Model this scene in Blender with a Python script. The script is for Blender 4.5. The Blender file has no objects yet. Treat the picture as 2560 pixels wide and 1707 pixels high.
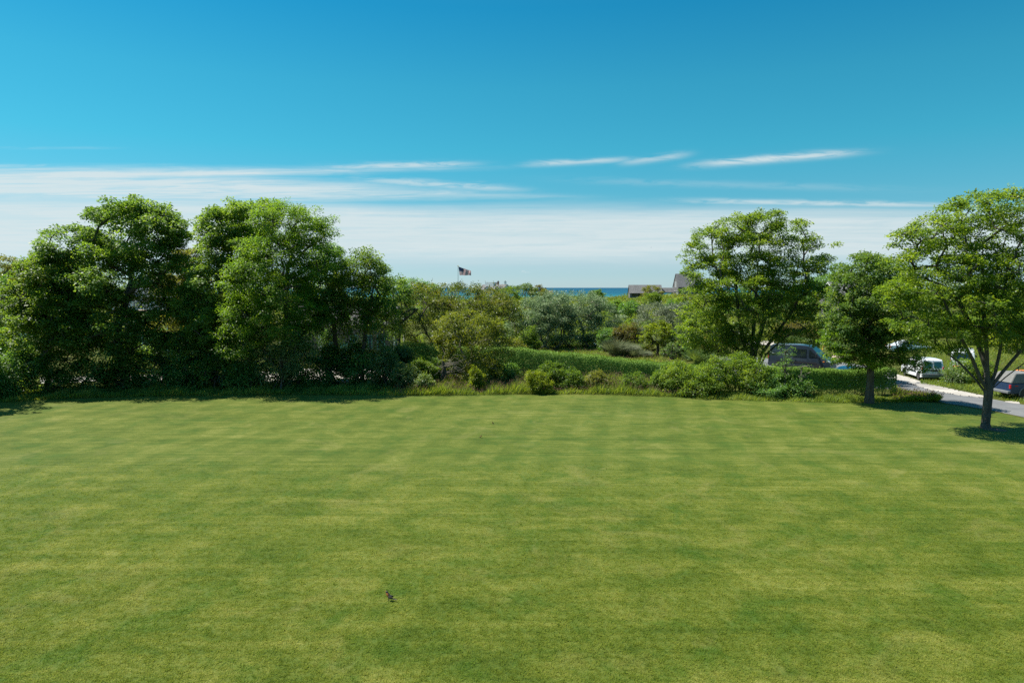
import bpy, bmesh, math, random
import numpy as np
from mathutils import Vector, Matrix

S = bpy.context.scene
COL = S.collection
RAD = math.radians

# ------------------------------------------------------------------ camera, world, sun, exposure
EYE = 8.2                                   # height of the balcony the picture is taken from
FPX = 1706.7                                # focal length in source pixels (24 mm on 36 mm)
TILT = math.atan(134.5 / FPX)
cd = bpy.data.cameras.new('camera')
cd.lens = 24; cd.sensor_width = 36; cd.clip_start = 0.2; cd.clip_end = 200000
cam = bpy.data.objects.new('camera', cd); COL.objects.link(cam)
cam.location = (0, 0, EYE); cam.rotation_euler = (math.pi / 2 - TILT, 0, 0)
S.camera = cam

SUN_EL = RAD(59)
SUN_DIR = Vector((-0.945, 0.33, 0)).normalized() * math.cos(SUN_EL) + Vector((0, 0, math.sin(SUN_EL)))   # towards the sun
sl = bpy.data.lights.new('sun', 'SUN'); sl.energy = 4.7; sl.angle = RAD(0.53); sl.color = (1.0, 0.95, 0.86)
sun = bpy.data.objects.new('sun', sl); COL.objects.link(sun)
sun.location = (-60, 20, 90)
sun.rotation_euler = (-SUN_DIR).to_track_quat('-Z', 'Y').to_euler()

W = bpy.data.worlds.new('World'); S.world = W; W.use_nodes = True


def build_world():
    nt = W.node_tree; N = nt.nodes; L = nt.links
    N.clear()

    def node(t, **kw):
        n = N.new(t)
        for k, v in kw.items():
            setattr(n, k, v)
        return n

    def m(op, a, b=None, c=None, clamp=False):
        n = node('ShaderNodeMath', operation=op); n.use_clamp = clamp
        for i, v in enumerate((a, b, c)):
            if v is None:
                continue
            if isinstance(v, (int, float)):
                n.inputs[i].default_value = v
            else:
                L.new(v, n.inputs[i])
        return n.outputs[0]

    def sstep(x, lo, hi):
        n = node('ShaderNodeMapRange', interpolation_type='SMOOTHSTEP')
        n.inputs['From Min'].default_value = lo; n.inputs['From Max'].default_value = hi
        L.new(x, n.inputs['Value'])
        return n.outputs[0]

    def combine(x, y, z):
        n = node('ShaderNodeCombineXYZ')
        for i, v in enumerate((x, y, z)):
            if isinstance(v, (int, float)):
                n.inputs[i].default_value = v
            else:
                L.new(v, n.inputs[i])
        return n.outputs[0]

    def noise(vec, scale, detail=5, rough=0.55, dist=0.0):
        n = node('ShaderNodeTexNoise')
        n.inputs['Scale'].default_value = scale; n.inputs['Detail'].default_value = detail
        n.inputs['Roughness'].default_value = rough; n.inputs['Distortion'].default_value = dist
        L.new(vec, n.inputs['Vector'])
        return n.outputs['Fac']

    sky = node('ShaderNodeTexSky', sky_type='NISHITA')
    sky.sun_disc = False
    sky.sun_elevation = SUN_EL
    sky.sun_rotation = math.atan2(SUN_DIR.x, SUN_DIR.y)
    sky.altitude = 0; sky.air_density = 1.0; sky.dust_density = 0.25; sky.ozone_density = 1.0
    tc = node('ShaderNodeTexCoord')
    sep = node('ShaderNodeSeparateXYZ'); L.new(tc.outputs['Generated'], sep.inputs[0])
    x, y, z = sep.outputs
    deg = 180 / math.pi
    az = m('MULTIPLY', m('ARCTAN2', x, y), deg)
    el = m('MULTIPLY', m('ARCSINE', z), deg)
    # the camera's rendering of the blue: deeper and a little towards cyan with height, the same all the way round
    mr = node('ShaderNodeMapRange'); mr.inputs['From Min'].default_value = 0.0; mr.inputs['From Max'].default_value = 50.0
    L.new(el, mr.inputs['Value'])
    rp = node('ShaderNodeValToRGB'); L.new(mr.outputs[0], rp.inputs[0])
    ce = rp.color_ramp.elements
    for i, (e_, c_) in enumerate(SKY_TONE):
        k_ = ce[i] if i < 2 else ce.new(min(1.0, e_ / 50))
        k_.position = min(1.0, e_ / 50); k_.color = (c_[0] / 2, c_[1] / 2, c_[2] / 2, 1)
    dbl = node('ShaderNodeVectorMath', operation='SCALE'); dbl.inputs['Scale'].default_value = 2.0
    L.new(rp.outputs[0], dbl.inputs[0])
    mul = node('ShaderNodeMix', data_type='RGBA', blend_type='MULTIPLY'); mul.inputs['Factor'].default_value = 1.0
    L.new(sky.outputs['Color'], mul.inputs['A']); L.new(dbl.outputs[0], mul.inputs['B'])

    cz = m('MAXIMUM', m('COSINE', m('DIVIDE', az, deg)), 0.72)
    el = m('MULTIPLY', m('ARCTAN2', z, m('MULTIPLY', m('SQRT', m('ADD', m('MULTIPLY', x, x), m('MULTIPLY', y, y))), cz)), deg)
    # ---- cirrus sheet low over the sea, streaks above it
    streak = combine(m('MULTIPLY', az, 0.05), m('MULTIPLY', el, 1.1), 0.0)
    streak2 = combine(m('MULTIPLY', az, 0.16), m('MULTIPLY', el, 1.6), 3.7)
    n1 = noise(streak, 1.0, 6, 0.55, 0.4)
    n2 = noise(streak2, 1.0, 8, 0.68, 1.1)
    # main sheet right across, two long bands above it that taper out towards the right
    wob = m('MULTIPLY', m('SUBTRACT', n1, 0.5), 1.3)
    wob2 = m('MULTIPLY', m('SUBTRACT', n2, 0.5), 0.9)
    h = m('ADD', m('SUBTRACT', m('ADD', 6.85, m('MULTIPLY', sstep(az, -4.0, -26.0), 1.0)), el), wob)
    sheet = m('MULTIPLY', sstep(h, -0.5, 1.5), sstep(el, 0.9, 3.4))

    def band(c, slope, t_left, a_left, a_end, soft):
        th = m('MULTIPLY', sstep(az, a_end, a_left), t_left)
        cc = m('ADD', c, m('MULTIPLY', m('ADD', az, 20.0), slope))
        d = m('SUBTRACT', th, m('ABSOLUTE', m('SUBTRACT', el, cc)))
        d = m('ADD', d, m('ADD', m('MULTIPLY', wob, 0.35), m('MULTIPLY', wob2, 0.5)))
        fib = sstep(noise(combine(m('MULTIPLY', az, 0.11), m('SUBTRACT', m('MULTIPLY', el, 3.0), m('MULTIPLY', az, 0.05)), c), 1.0, 7, 0.65, 0.7), 0.22, 0.62)
        return m('MULTIPLY', m('MULTIPLY', sstep(d, -soft * 0.6, soft * 1.3), m('ADD', 0.35, m('MULTIPLY', fib, 0.85))), sstep(az, a_end + 4.0, a_end - 7.0))
    sheet = m('MAXIMUM', sheet, band(9.40, 0.02, 0.80, -40.0, -0.5, 0.6))
    sheet = m('MAXIMUM', sheet, band(7.95, -0.02, 1.25, -26.0, 7.0, 0.8))
    n3 = noise(combine(m('MULTIPLY', az, 0.09), m('MULTIPLY', el, 3.6), 17.0), 1.0, 6, 0.6, 0.6)
    sheet = m('MULTIPLY', sheet, m('ADD', 0.22, m('ADD', m('MULTIPLY', n2, 0.62), m('MULTIPLY', n3, 0.62))))

    def wisp(a0, e0, wa, we, slope, seed, amp, bend=0.0):
        da = m('SUBTRACT', az, a0)
        line = m('ADD', e0, m('ADD', m('MULTIPLY', da, slope), m('MULTIPLY', m('MULTIPLY', da, da), bend)))
        nn = noise(combine(m('MULTIPLY', az, 0.30), m('MULTIPLY', el, 2.0), seed), 1.0, 7, 0.62, 1.0)
        line = m('ADD', line, m('MULTIPLY', m('SUBTRACT', nn, 0.5), we * 1.4))
        g1 = m('DIVIDE', da, wa); g1 = m('MULTIPLY', g1, g1)
        g2 = m('DIVIDE', m('SUBTRACT', el, line), we); g2 = m('MULTIPLY', g2, g2)
        g = m('POWER', 2.718, m('MULTIPLY', m('ADD', m('MULTIPLY', g1, g1), g2), -1.0))
        return m('MULTIPLY', m('MULTIPLY', g, sstep(nn, 0.25, 0.6)), amp)

    ws = [wisp(5.3, 10.2, 4.2, 0.22, 0.05, 1.3, 0.62), wisp(11.6, 10.45, 2.6, 0.26, 0.13, 2.2, 0.5),
          wisp(20.6, 10.45, 5.6, 0.28, 0.085, 4.4, 0.85), wisp(-9.5, 9.9, 6.0, 0.24, 0.02, 6.1, 0.7),
          wisp(-6.0, 8.4, 6.5, 0.30, -0.06, 7.7, 0.6), wisp(-36.0, 9.9, 3.0, 0.14, 0.0, 5.2, 0.4),
          wisp(24.0, 6.9, 10.0, 0.22, -0.02, 8.9, 0.7), wisp(-33, 11.3, 3.4, 0.1, 0.0, 3.3, 0.16),
          wisp(17.0, 8.4, 12.0, 0.28, -0.03, 11.3, 0.16), wisp(-58, 9.0, 16, 1.0, 0.0, 12.1, 0.6),
          wisp(62, 9.5, 16, 0.8, 0.0, 13.1, 0.5), wisp(120, 12, 30, 1.6, 0.0, 14.1, 0.5), wisp(-120, 14, 30, 1.8, 0.0, 15.1, 0.5)]
    # small cumulus just above the horizon
    pf = noise(combine(m('MULTIPLY', az, 0.75), m('MULTIPLY', el, 1.9), 21.0), 1.0, 4, 0.55, 0.2)
    puff = m('MULTIPLY', sstep(pf, 0.60, 0.72), m('MULTIPLY', sstep(el, 1.1, 1.35), sstep(el, 2.1, 1.5)))
    puff = m('MULTIPLY', puff, 0.5)
    dens = sheet
    for w in ws + [puff]:
        dens = m('MAXIMUM', dens, w)
    dens = m('MINIMUM', dens, 0.88)
    cl = node('ShaderNodeMix', data_type='RGBA', blend_type='MIX')
    L.new(dens, cl.inputs['Factor'])
    L.new(mul.outputs['Result'], cl.inputs['A'])
    cl.inputs['B'].default_value = CLOUD
    bg = node('ShaderNodeBackground'); bg.inputs['Strength'].default_value = SKY_STRENGTH
    L.new(cl.outputs['Result'], bg.inputs['Color'])
    out = node('ShaderNodeOutputWorld'); L.new(bg.outputs[0], out.inputs['Surface'])


SKY_STRENGTH = 0.063
SKY_TONE = [(0.0, (0.66, 0.98, 1.46)), (50.0, (0.30, 1.0, 1.15)), (2.0, (0.52, 0.80, 1.12)), (4.0, (0.44, 0.79, 0.96)), (7.2, (0.30, 0.87, 0.96)), (11.0, (0.20, 0.97, 1.00)), (15.8, (0.165, 0.99, 1.02)), (21.5, (0.078, 0.90, 1.05))]
CLOUD = (6.5, 7.3, 7.45, 1)
build_world()
S.view_settings.view_transform = 'Standard'
S.view_settings.look = 'None'
S.view_settings.gamma = 1.0
S.view_settings.exposure = 0.8
S.view_settings.use_curve_mapping = False
S.cycles.max_bounces = 14
S.cycles.diffuse_bounces = 9
S.cycles.glossy_bounces = 3
S.cycles.transmission_bounces = 12
S.cycles.transparent_max_bounces = 8
S.cycles.sample_clamp_indirect = 6
S.cycles.use_denoising = False


# ------------------------------------------------------------------ helpers: places
def at(px, py, Y):
    """world point at distance Y that the photograph shows at source pixel (px, py)"""
    u = (px - 1280) / FPX; v = (853.5 - py) / FPX
    t = Y / (v * math.sin(TILT) + math.cos(TILT))
    return Vector((u * t, Y, EYE + t * (v * math.cos(TILT) - math.sin(TILT))))


def gd(px, py, z=0.0):
    """ground point seen at source pixel (px, py)"""
    u = (px - 1280) / FPX; v = (853.5 - py) / FPX
    dz = v * math.cos(TILT) - math.sin(TILT)
    t = (z - EYE) / dz
    return Vector((u * t, t * (v * math.sin(TILT) + math.cos(TILT)), z))


def sm(a, b, x):
    t = np.clip((x - a) / (b - a), 0, 1)
    return t * t * (3 - 2 * t)


def hz(x, y):
    """height of the ground"""
    x = np.asarray(x, float); y = np.asarray(y, float)
    coast = 318 + 10 * np.sin(x * 0.021) + 6 * np.sin(x * 0.057 + 1)
    h = 2.9 * sm(105, 250, y) + 0.35 * np.sin(x * 0.06) * sm(110, 160, y) * np.cos(y * 0.045)
    h = h + 1.3 * sm(59, 74, y - 0.12 * (x - 40)) * sm(40, 50, x)
    return h * (1 - sm(0, 30, y - coast)) - 17 * sm(0, 34, y - coast)


def hz1(x, y):
    return float(hz(x, y))


# ------------------------------------------------------------------ helpers: objects
def tag(o, label=None, cat=None, group=None, kind=None):
    if label: o['label'] = label
    if cat: o['category'] = cat
    if group: o['group'] = group
    if kind: o['kind'] = kind
    return o


def thing(name, label, cat, loc=(0, 0, 0), rotz=0.0, group=None):
    o = bpy.data.objects.new(name, None); COL.objects.link(o)
    o.location = loc; o.rotation_euler = (0, 0, rotz); o.empty_display_size = 0.3
    return tag(o, label, cat, group)


def link(name, me, mat=None, parent=None):
    if mat is not None and len(me.materials) == 0:
        me.materials.append(mat)
    o = bpy.data.objects.new(name, me); COL.objects.link(o)
    if parent is not None: o.parent = parent
    return o


def copy_tree(o, parent=None):
    c = o.copy(); COL.objects.link(c)
    if parent is not None: c.parent = parent
    for ch in list(o.children):
        copy_tree(ch, c)
    return c


def np_mesh(name, co, quads, smooth=False, attrs=None):
    """mesh from arrays: quads (n,4) or triangles (n,3)"""
    me = bpy.data.meshes.new(name)
    n, k = quads.shape
    me.vertices.add(len(co)); me.vertices.foreach_set('co', np.ascontiguousarray(co, np.float32).ravel())
    me.loops.add(n * k); me.loops.foreach_set('vertex_index', np.ascontiguousarray(quads, np.int32).ravel())
    me.polygons.add(n); me.polygons.foreach_set('loop_start', np.arange(0, n * k, k, dtype=np.int32))
    if smooth: me.polygons.foreach_set('use_smooth', np.ones(n, bool))
    for nm, arr in (attrs or {}).items():
        a = me.attributes.new(nm, 'FLOAT', 'FACE'); a.data.foreach_set('value', np.ascontiguousarray(arr, np.float32))
    me.update(calc_edges=True)
    return me


class MB:
    """collects simple solids and builds one mesh object"""
    def __init__(s): s.bm = bmesh.new()

    def box(s, c, size, rot=None, bev=0.0):
        r = bmesh.ops.create_cube(s.bm, size=1.0)
        mt = Matrix.Translation(c) @ (rot.to_4x4() if rot is not None else Matrix.Identity(4)) @ Matrix.Diagonal((*size, 1))
        bmesh.ops.transform(s.bm, matrix=mt, verts=r['verts'])
        if bev:
            es = list({e for v in r['verts'] for e in v.link_edges})
            bmesh.ops.bevel(s.bm, geom=es, offset=bev, segments=2, affect='EDGES', profile=0.5)
        return s

    def tube(s, a, b, r0, r1=None, seg=10, caps=True):
        r1 = r0 if r1 is None else r1
        a = Vector(a); b = Vector(b); d = (b - a)
        if d.length < 1e-6: return s
        q = d.to_track_quat('Z', 'Y').to_matrix().to_4x4()
        bmesh.ops.create_cone(s.bm, cap_ends=caps, segments=seg, radius1=r0, radius2=max(r1, 1e-4), depth=d.length,
                              matrix=Matrix.Translation((a + b) / 2) @ q)
        return s

    def sphere(s, c, r, seg=12, scale=(1, 1, 1)):
        bmesh.ops.create_uvsphere(s.bm, u_segments=seg, v_segments=max(6, seg // 2), radius=r,
                                  matrix=Matrix.Translation(c) @ Matrix.Diagonal((*scale, 1)))
        return s

    def lathe(s, prof, c=(0, 0, 0), seg=16):
        rings = []
        for r, z in prof:
            rings.append([s.bm.verts.new((c[0] + r * math.cos(2 * math.pi * i / seg), c[1] + r * math.sin(2 * math.pi * i / seg), c[2] + z)) for i in range(seg)])
        for A, B in zip(rings, rings[1:]):
            for i in range(seg):
                s.bm.faces.new((A[i], A[(i + 1) % seg], B[(i + 1) % seg], B[i]))
        s.bm.faces.new(rings[0][::-1]); s.bm.faces.new(rings[-1])
        return s

    def panel(s, pts, thick):
        """polygon pushed out along its normal by thick"""
        pts = [Vector(p) for p in pts]
        n = Vector((0, 0, 0))
        for i in range(len(pts)):
            n += pts[i].cross(pts[(i + 1) % len(pts)])
        n.normalize()
        lo = [s.bm.verts.new(p) for p in pts]; hi = [s.bm.verts.new(p + n * thick) for p in pts]
        s.bm.faces.new(lo[::-1]); s.bm.faces.new(hi)
        for i in range(len(pts)):
            j = (i + 1) % len(pts)
            s.bm.faces.new((lo[i], lo[j], hi[j], hi[i]))
        return s

    def build(s, name, mat, parent=None, smooth=False):
        bmesh.ops.recalc_face_normals(s.bm, faces=s.bm.faces[:])
        me = bpy.data.meshes.new(name); s.bm.to_mesh(me); s.bm.free()
        if smooth:
            me.polygons.foreach_set('use_smooth', np.ones(len(me.polygons), bool))
            me.set_sharp_from_angle(angle=RAD(38))
        return link(name, me, mat, parent)


# ------------------------------------------------------------------ materials
def new_mat(name):
    mt = bpy.data.materials.new(name); mt.use_nodes = True
    nt = mt.node_tree
    return mt, nt, nt.nodes['Principled BSDF'], nt.nodes['Material Output']


def ramp(nt, fac, stops):
    r = nt.nodes.new('ShaderNodeValToRGB')
    el = r.color_ramp.elements
    el[0].position, el[0].color = stops[0][0], (*stops[0][1], 1)
    el[1].position, el[1].color = stops[-1][0], (*stops[-1][1], 1)
    for p, c in stops[1:-1]:
        e = el.new(p); e.color = (*c, 1)
    nt.links.new(fac, r.inputs[0])
    return r.outputs[0]


def tex_noise(nt, vec, scale, detail=4, rough=0.55, dist=0.0):
    n = nt.nodes.new('ShaderNodeTexNoise')
    n.inputs['Scale'].default_value = scale; n.inputs['Detail'].default_value = detail
    n.inputs['Roughness'].default_value = rough; n.inputs['Distortion'].default_value = dist
    if vec is not None: nt.links.new(vec, n.inputs['Vector'])
    return n.outputs['Fac']


def coords(nt, scale=(1, 1, 1), rot=(0, 0, 0), kind='Object'):
    t = nt.nodes.new('ShaderNodeTexCoord'); mp = nt.nodes.new('ShaderNodeMapping')
    mp.inputs['Scale'].default_value = scale; mp.inputs['Rotation'].default_value = rot
    nt.links.new(t.outputs[kind], mp.inputs['Vector'])
    return mp.outputs[0]


def mmath(nt, op, a, b=None, clamp=False):
    n = nt.nodes.new('ShaderNodeMath'); n.operation = op; n.use_clamp = clamp
    for i, v in enumerate((a, b)):
        if v is None: continue
        if isinstance(v, (int, float)): n.inputs[i].default_value = v
        else: nt.links.new(v, n.inputs[i])
    return n.outputs[0]


def mixcol(nt, fac, a, b, blend='MIX'):
    n = nt.nodes.new('ShaderNodeMix'); n.data_type = 'RGBA'; n.blend_type = blend
    for nm, v in (('Factor', fac), ('A', a), ('B', b)):
        if isinstance(v, (int, float)): n.inputs[nm].default_value = v
        elif isinstance(v, tuple): n.inputs[nm].default_value = (*v, 1) if len(v) == 3 else v
        else: nt.links.new(v, n.inputs[nm])
    return n.outputs['Result']


def bump(nt, b, height, strength=0.4, dist=0.05):
    n = nt.nodes.new('ShaderNodeBump'); n.inputs['Strength'].default_value = strength; n.inputs['Distance'].default_value = dist
    nt.links.new(height, n.inputs['Height']); nt.links.new(n.outputs[0], b.inputs['Normal'])


def leaf_mat(name, dark, mid, light, trans=0.32, rough=0.42, spec=0.45, ty=(1.75, 1.6, 0.5)):
    mt, nt, b, out = new_mat(name)
    a = nt.nodes.new('ShaderNodeAttribute'); a.attribute_name = 'tint'
    c = ramp(nt, a.outputs['Fac'], [(0.0, dark), (0.5, mid), (1.0, light)])
    nt.links.new(c, b.inputs['Base Color'])
    b.inputs['Roughness'].default_value = rough
    trans = min(0.6, trans * 1.75)
    b.inputs['Specular IOR Level'].default_value = spec
    tr = nt.nodes.new('ShaderNodeBsdfTranslucent')
    nt.links.new(mixcol(nt, 1.0, c, ty, 'MULTIPLY'), tr.inputs['Color'])
    mx = nt.nodes.new('ShaderNodeMixShader'); mx.inputs[0].default_value = trans
    nt.links.new(b.outputs[0], mx.inputs[1]); nt.links.new(tr.outputs[0], mx.inputs[2])
    nt.links.new(mx.outputs[0], out.inputs['Surface'])
    return mt


def plain(name, col, rough=0.6, metal=0.0, spec=0.5, vary=0.12, scale=3.0, coat=0.0):
    mt, nt, b, out = new_mat(name)
    n = tex_noise(nt, coords(nt), scale, 5, 0.6)
    lo = tuple(c * (1 - vary) for c in col); hi = tuple(min(1, c * (1 + vary)) for c in col)
    nt.links.new(ramp(nt, n, [(0.3, lo), (0.7, hi)]), b.inputs['Base Color'])
    b.inputs['Roughness'].default_value = rough; b.inputs['Metallic'].default_value = metal
    b.inputs['Specular IOR Level'].default_value = spec; b.inputs['Coat Weight'].default_value = coat
    b.inputs['Coat Roughness'].default_value = 0.05
    return mt


def glass_dark(name, col=(0.012, 0.02, 0.024), rough=0.04):
    mt, nt, b, out = new_mat(name)
    n = tex_noise(nt, coords(nt), 1.3, 2)
    nt.links.new(ramp(nt, n, [(0.3, tuple(c * 0.7 for c in col)), (0.7, tuple(c * 1.4 for c in col))]), b.inputs['Base Color'])
    b.inputs['Roughness'].default_value = rough; b.inputs['Specular IOR Level'].default_value = 0.8
    return mt


def bark_mat(name, lo, hi, scale=9.0):
    mt, nt, b, out = new_mat(name)
    v = coords(nt, (1, 1, 0.22))
    n = tex_noise(nt, v, scale, 6, 0.65, 0.6)
    n2 = tex_noise(nt, coords(nt), 2.3, 5, 0.7)
    c = ramp(nt, n, [(0.36, lo), (0.64, hi)])
    c = mixcol(nt, mmath(nt, 'MULTIPLY', n2, 0.5), c, tuple(h * 1.25 for h in hi))
    nt.links.new(c, b.inputs['Base Color']); b.inputs['Roughness'].default_value = 0.9
    b.inputs['Specular IOR Level'].default_value = 0.2
    bump(nt, b, n, 1.0, 0.06)
    return mt


def shingle_mat(name, lo, hi, row=0.14, along='X'):
    """weathered cedar shingles: courses and tabs in relief, each its own grey"""
    mt, nt, b, out = new_mat(name)
    br = nt.nodes.new('ShaderNodeTexBrick')
    br.inputs['Scale'].default_value = 1.0
    br.inputs['Brick Width'].default_value = 0.16; br.inputs['Row Height'].default_value = row
    br.inputs['Mortar Size'].default_value = 0.008; br.offset = 0.5
    br.inputs['Color1'].default_value = (0, 0, 0, 1); br.inputs['Color2'].default_value = (1, 1, 1, 1)
    br.inputs['Mortar'].default_value = (0.2, 0.2, 0.2, 1)
    uv = nt.nodes.new('ShaderNodeUVMap')
    nt.links.new(uv.outputs[0], br.inputs['Vector'])
    n = tex_noise(nt, coords(nt), 0.9, 6, 0.7)
    n2 = tex_noise(nt, coords(nt), 7.0, 3, 0.7)
    f = mmath(nt, 'ADD', mmath(nt, 'MULTIPLY', br.outputs['Color'], 0.4), mmath(nt, 'ADD', mmath(nt, 'MULTIPLY', n, 0.4), mmath(nt, 'MULTIPLY', n2, 0.35)))
    c = ramp(nt, f, [(0.25, lo), (0.85, hi)])
    nt.links.new(c, b.inputs['Base Color']); b.inputs['Roughness'].default_value = 0.9
    b.inputs['Specular IOR Level'].default_value = 0.2
    bump(nt, b, br.outputs['Fac'], -0.6, 0.02)
    return mt


M = {}
M['sycamore'] = leaf_mat('sycamore_leaf', (0.062, 0.127, 0.029), (0.122, 0.225, 0.046), (0.246, 0.363, 0.075), 0.30, 0.48, 0.4)
M['bright'] = leaf_mat('bright_leaf', (0.066, 0.128, 0.021), (0.125, 0.215, 0.031), (0.239, 0.319, 0.055), 0.32, 0.48, 0.4)
M['locust'] = leaf_mat('locust_leaf', (0.063, 0.139, 0.019), (0.123, 0.233, 0.028), (0.221, 0.335, 0.046), 0.34, 0.45, 0.4)
M['maple'] = leaf_mat('maple_leaf', (0.065, 0.131, 0.019), (0.134, 0.223, 0.029), (0.249, 0.337, 0.051), 0.36, 0.42, 0.45)
M['dark'] = leaf_mat('dark_leaf', (0.064, 0.145, 0.041), (0.120, 0.250, 0.059), (0.237, 0.383, 0.086), 0.25, 0.40, 0.5)
M['glossy'] = leaf_mat('glossy_leaf', (0.052, 0.112, 0.029), (0.107, 0.197, 0.044), (0.221, 0.290, 0.074), 0.28, 0.5, 0.35)
M['olive'] = leaf_mat('olive_leaf', (0.086, 0.112, 0.024), (0.162, 0.188, 0.040), (0.255, 0.255, 0.069), 0.30, 0.5, 0.4)
M['russet'] = leaf_mat('russet_leaf', (0.060, 0.098, 0.018), (0.120, 0.161, 0.030), (0.19, 0.165, 0.055), 0.30, 0.42, 0.5)
M['brown'] = leaf_mat('brown_leaf', (0.067, 0.070, 0.028), (0.123, 0.119, 0.041), (0.179, 0.140, 0.057), 0.28, 0.5, 0.35)
M['silver'] = leaf_mat('silver_leaf', (0.104, 0.182, 0.066), (0.189, 0.293, 0.118), (0.358, 0.455, 0.231), 0.22, 0.45, 0.4, (0.800, 0.800, 0.800))
M['silver2'] = leaf_mat('pale_silver_leaf', (0.114, 0.157, 0.077), (0.215, 0.264, 0.149), (0.386, 0.415, 0.271), 0.2, 0.45, 0.4, (0.800, 0.800, 0.800))
M['privet'] = leaf_mat('privet_leaf', (0.064, 0.142, 0.020), (0.131, 0.245, 0.031), (0.228, 0.352, 0.053), 0.08, 0.55, 0.25)
M['scrub'] = leaf_mat('scrub_leaf', (0.094, 0.146, 0.021), (0.171, 0.231, 0.031), (0.255, 0.304, 0.051), 0.25, 0.5, 0.35)
M['sage'] = leaf_mat('sage_leaf', (0.062, 0.126, 0.036), (0.125, 0.207, 0.067), (0.234, 0.296, 0.126), 0.26, 0.42, 0.5)
M['yellowgreen'] = leaf_mat('yellow_green_leaf', (0.083, 0.116, 0.020), (0.143, 0.182, 0.029), (0.237, 0.259, 0.055), 0.32, 0.42, 0.45)
M['lime'] = leaf_mat('lime_leaf', (0.093, 0.147, 0.014), (0.186, 0.256, 0.022), (0.295, 0.341, 0.042), 0.38, 0.45, 0.4)
M['tallgrass'] = leaf_mat('tall_grass', (0.113, 0.174, 0.034), (0.200, 0.278, 0.050), (0.333, 0.372, 0.092), 0.28, 0.55, 0.3)
M['seed'] = leaf_mat('seed_head', (0.120, 0.088, 0.050), (0.176, 0.124, 0.076), (0.240, 0.176, 0.115), 0.2, 0.7, 0.2, (1, 0.9, 0.8))
M['feather'] = leaf_mat('feather_grass', (0.085, 0.123, 0.054), (0.153, 0.187, 0.092), (0.246, 0.264, 0.153), 0.25, 0.6, 0.25, (1, 1, 0.7))
M['flower'] = plain('white_petal', (0.78, 0.78, 0.72), 0.6)
M['bark'] = bark_mat('grey_bark', (0.043, 0.036, 0.029), (0.108, 0.097, 0.083))
M['bark_dark'] = bark_mat('dark_bark', (0.035, 0.030, 0.024), (0.090, 0.078, 0.062))
M['bark_pale'] = bark_mat('pale_bark', (0.130, 0.110, 0.085), (0.270, 0.235, 0.190))
M['white'] = plain('white_paint', (0.80, 0.80, 0.78), 0.45, vary=0.04)
M['white_car'] = plain('white_car_paint', (0.74, 0.76, 0.77), 0.3, vary=0.03, coat=0.6)
M['silver_car'] = plain('silver_car_paint', (0.48, 0.52, 0.54), 0.3, metal=0.3, vary=0.04, coat=0.6)
M['grey_car'] = plain('grey_car_paint', (0.026, 0.040, 0.062), 0.3, metal=0.2, vary=0.05, coat=0.5)
M['navy_car'] = plain('navy_car_paint', (0.012, 0.032, 0.080), 0.4, vary=0.06, coat=0.15)
M['black'] = plain('black_plastic', (0.02, 0.02, 0.022), 0.55)
M['grey_plastic'] = plain('grey_plastic', (0.16, 0.17, 0.18), 0.5)
M['tyre'] = plain('tyre_rubber', (0.025, 0.025, 0.025), 0.85)
M['alloy'] = plain('alloy', (0.55, 0.55, 0.56), 0.35, metal=0.7)
M['red'] = plain('red_lens', (0.50, 0.015, 0.02), 0.2)
M['amber'] = plain('orange_lens', (0.75, 0.22, 0.03), 0.25)
M['plate'] = plain('number_plate', (0.75, 0.76, 0.74), 0.5, vary=0.03)
M['glass'] = glass_dark('dark_glass')
M['glass_teal'] = glass_dark('teal_glass', (0.03, 0.09, 0.09), 0.05)
M['window_blue'] = glass_dark('blue_glass', (0.03, 0.06, 0.09), 0.08)
M['canvas'] = plain('grey_canvas', (0.173, 0.173, 0.166), 0.9, vary=0.18, scale=9)
M['steel'] = plain('galvanised_steel', (0.42, 0.43, 0.43), 0.5, metal=0.6)
M['yellow'] = plain('yellow_paint', (0.72, 0.42, 0.07), 0.5)
M['orange'] = plain('orange_paint', (0.70, 0.22, 0.05), 0.6)
M['wood'] = plain('weathered_wood', (0.30, 0.22, 0.15), 0.85, vary=0.25, scale=6)
M['stone'] = plain('pale_stone', (0.46, 0.36, 0.26), 0.9, vary=0.25, scale=5)
M['brickwork'] = plain('brick', (0.26, 0.12, 0.085), 0.9, vary=0.25, scale=12)
M['flag_red'] = plain('flag_red', (0.42, 0.035, 0.05), 0.8)
M['flag_white'] = plain('flag_white', (0.74, 0.73, 0.72), 0.8)
M['flag_blue'] = plain('flag_blue', (0.020, 0.030, 0.105), 0.8)
for _n in ('flag_red', 'flag_white', 'flag_blue'):
    _nt = M[_n].node_tree; _b = _nt.nodes['Principled BSDF']; _t = _nt.nodes.new('ShaderNodeBsdfTranslucent'); _m = _nt.nodes.new('ShaderNodeMixShader'); _m.inputs[0].default_value = 0.5
    _nt.links.new(_b.inputs['Base Color'].links[0].from_socket, _t.inputs['Color'])
    _nt.links.new(_b.outputs[0], _m.inputs[1]); _nt.links.new(_t.outputs[0], _m.inputs[2]); _nt.links.new(_m.outputs[0], _nt.nodes['Material Output'].inputs['Surface'])
M['brass'] = plain('gilt', (0.60, 0.42, 0.12), 0.35, metal=0.8)
M['shingle'] = shingle_mat('grey_shingle', (0.060, 0.060, 0.062), (0.260, 0.250, 0.245))
M['shingle_dark'] = shingle_mat('blue_grey_shingle', (0.05, 0.065, 0.085), (0.12, 0.14, 0.17))
M['shingle_wall'] = shingle_mat('wall_shingle', (0.090, 0.086, 0.086), (0.218, 0.211, 0.211))
M['brown_roof'] = shingle_mat('brown_shingle', (0.116, 0.088, 0.075), (0.245, 0.197, 0.170))
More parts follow.
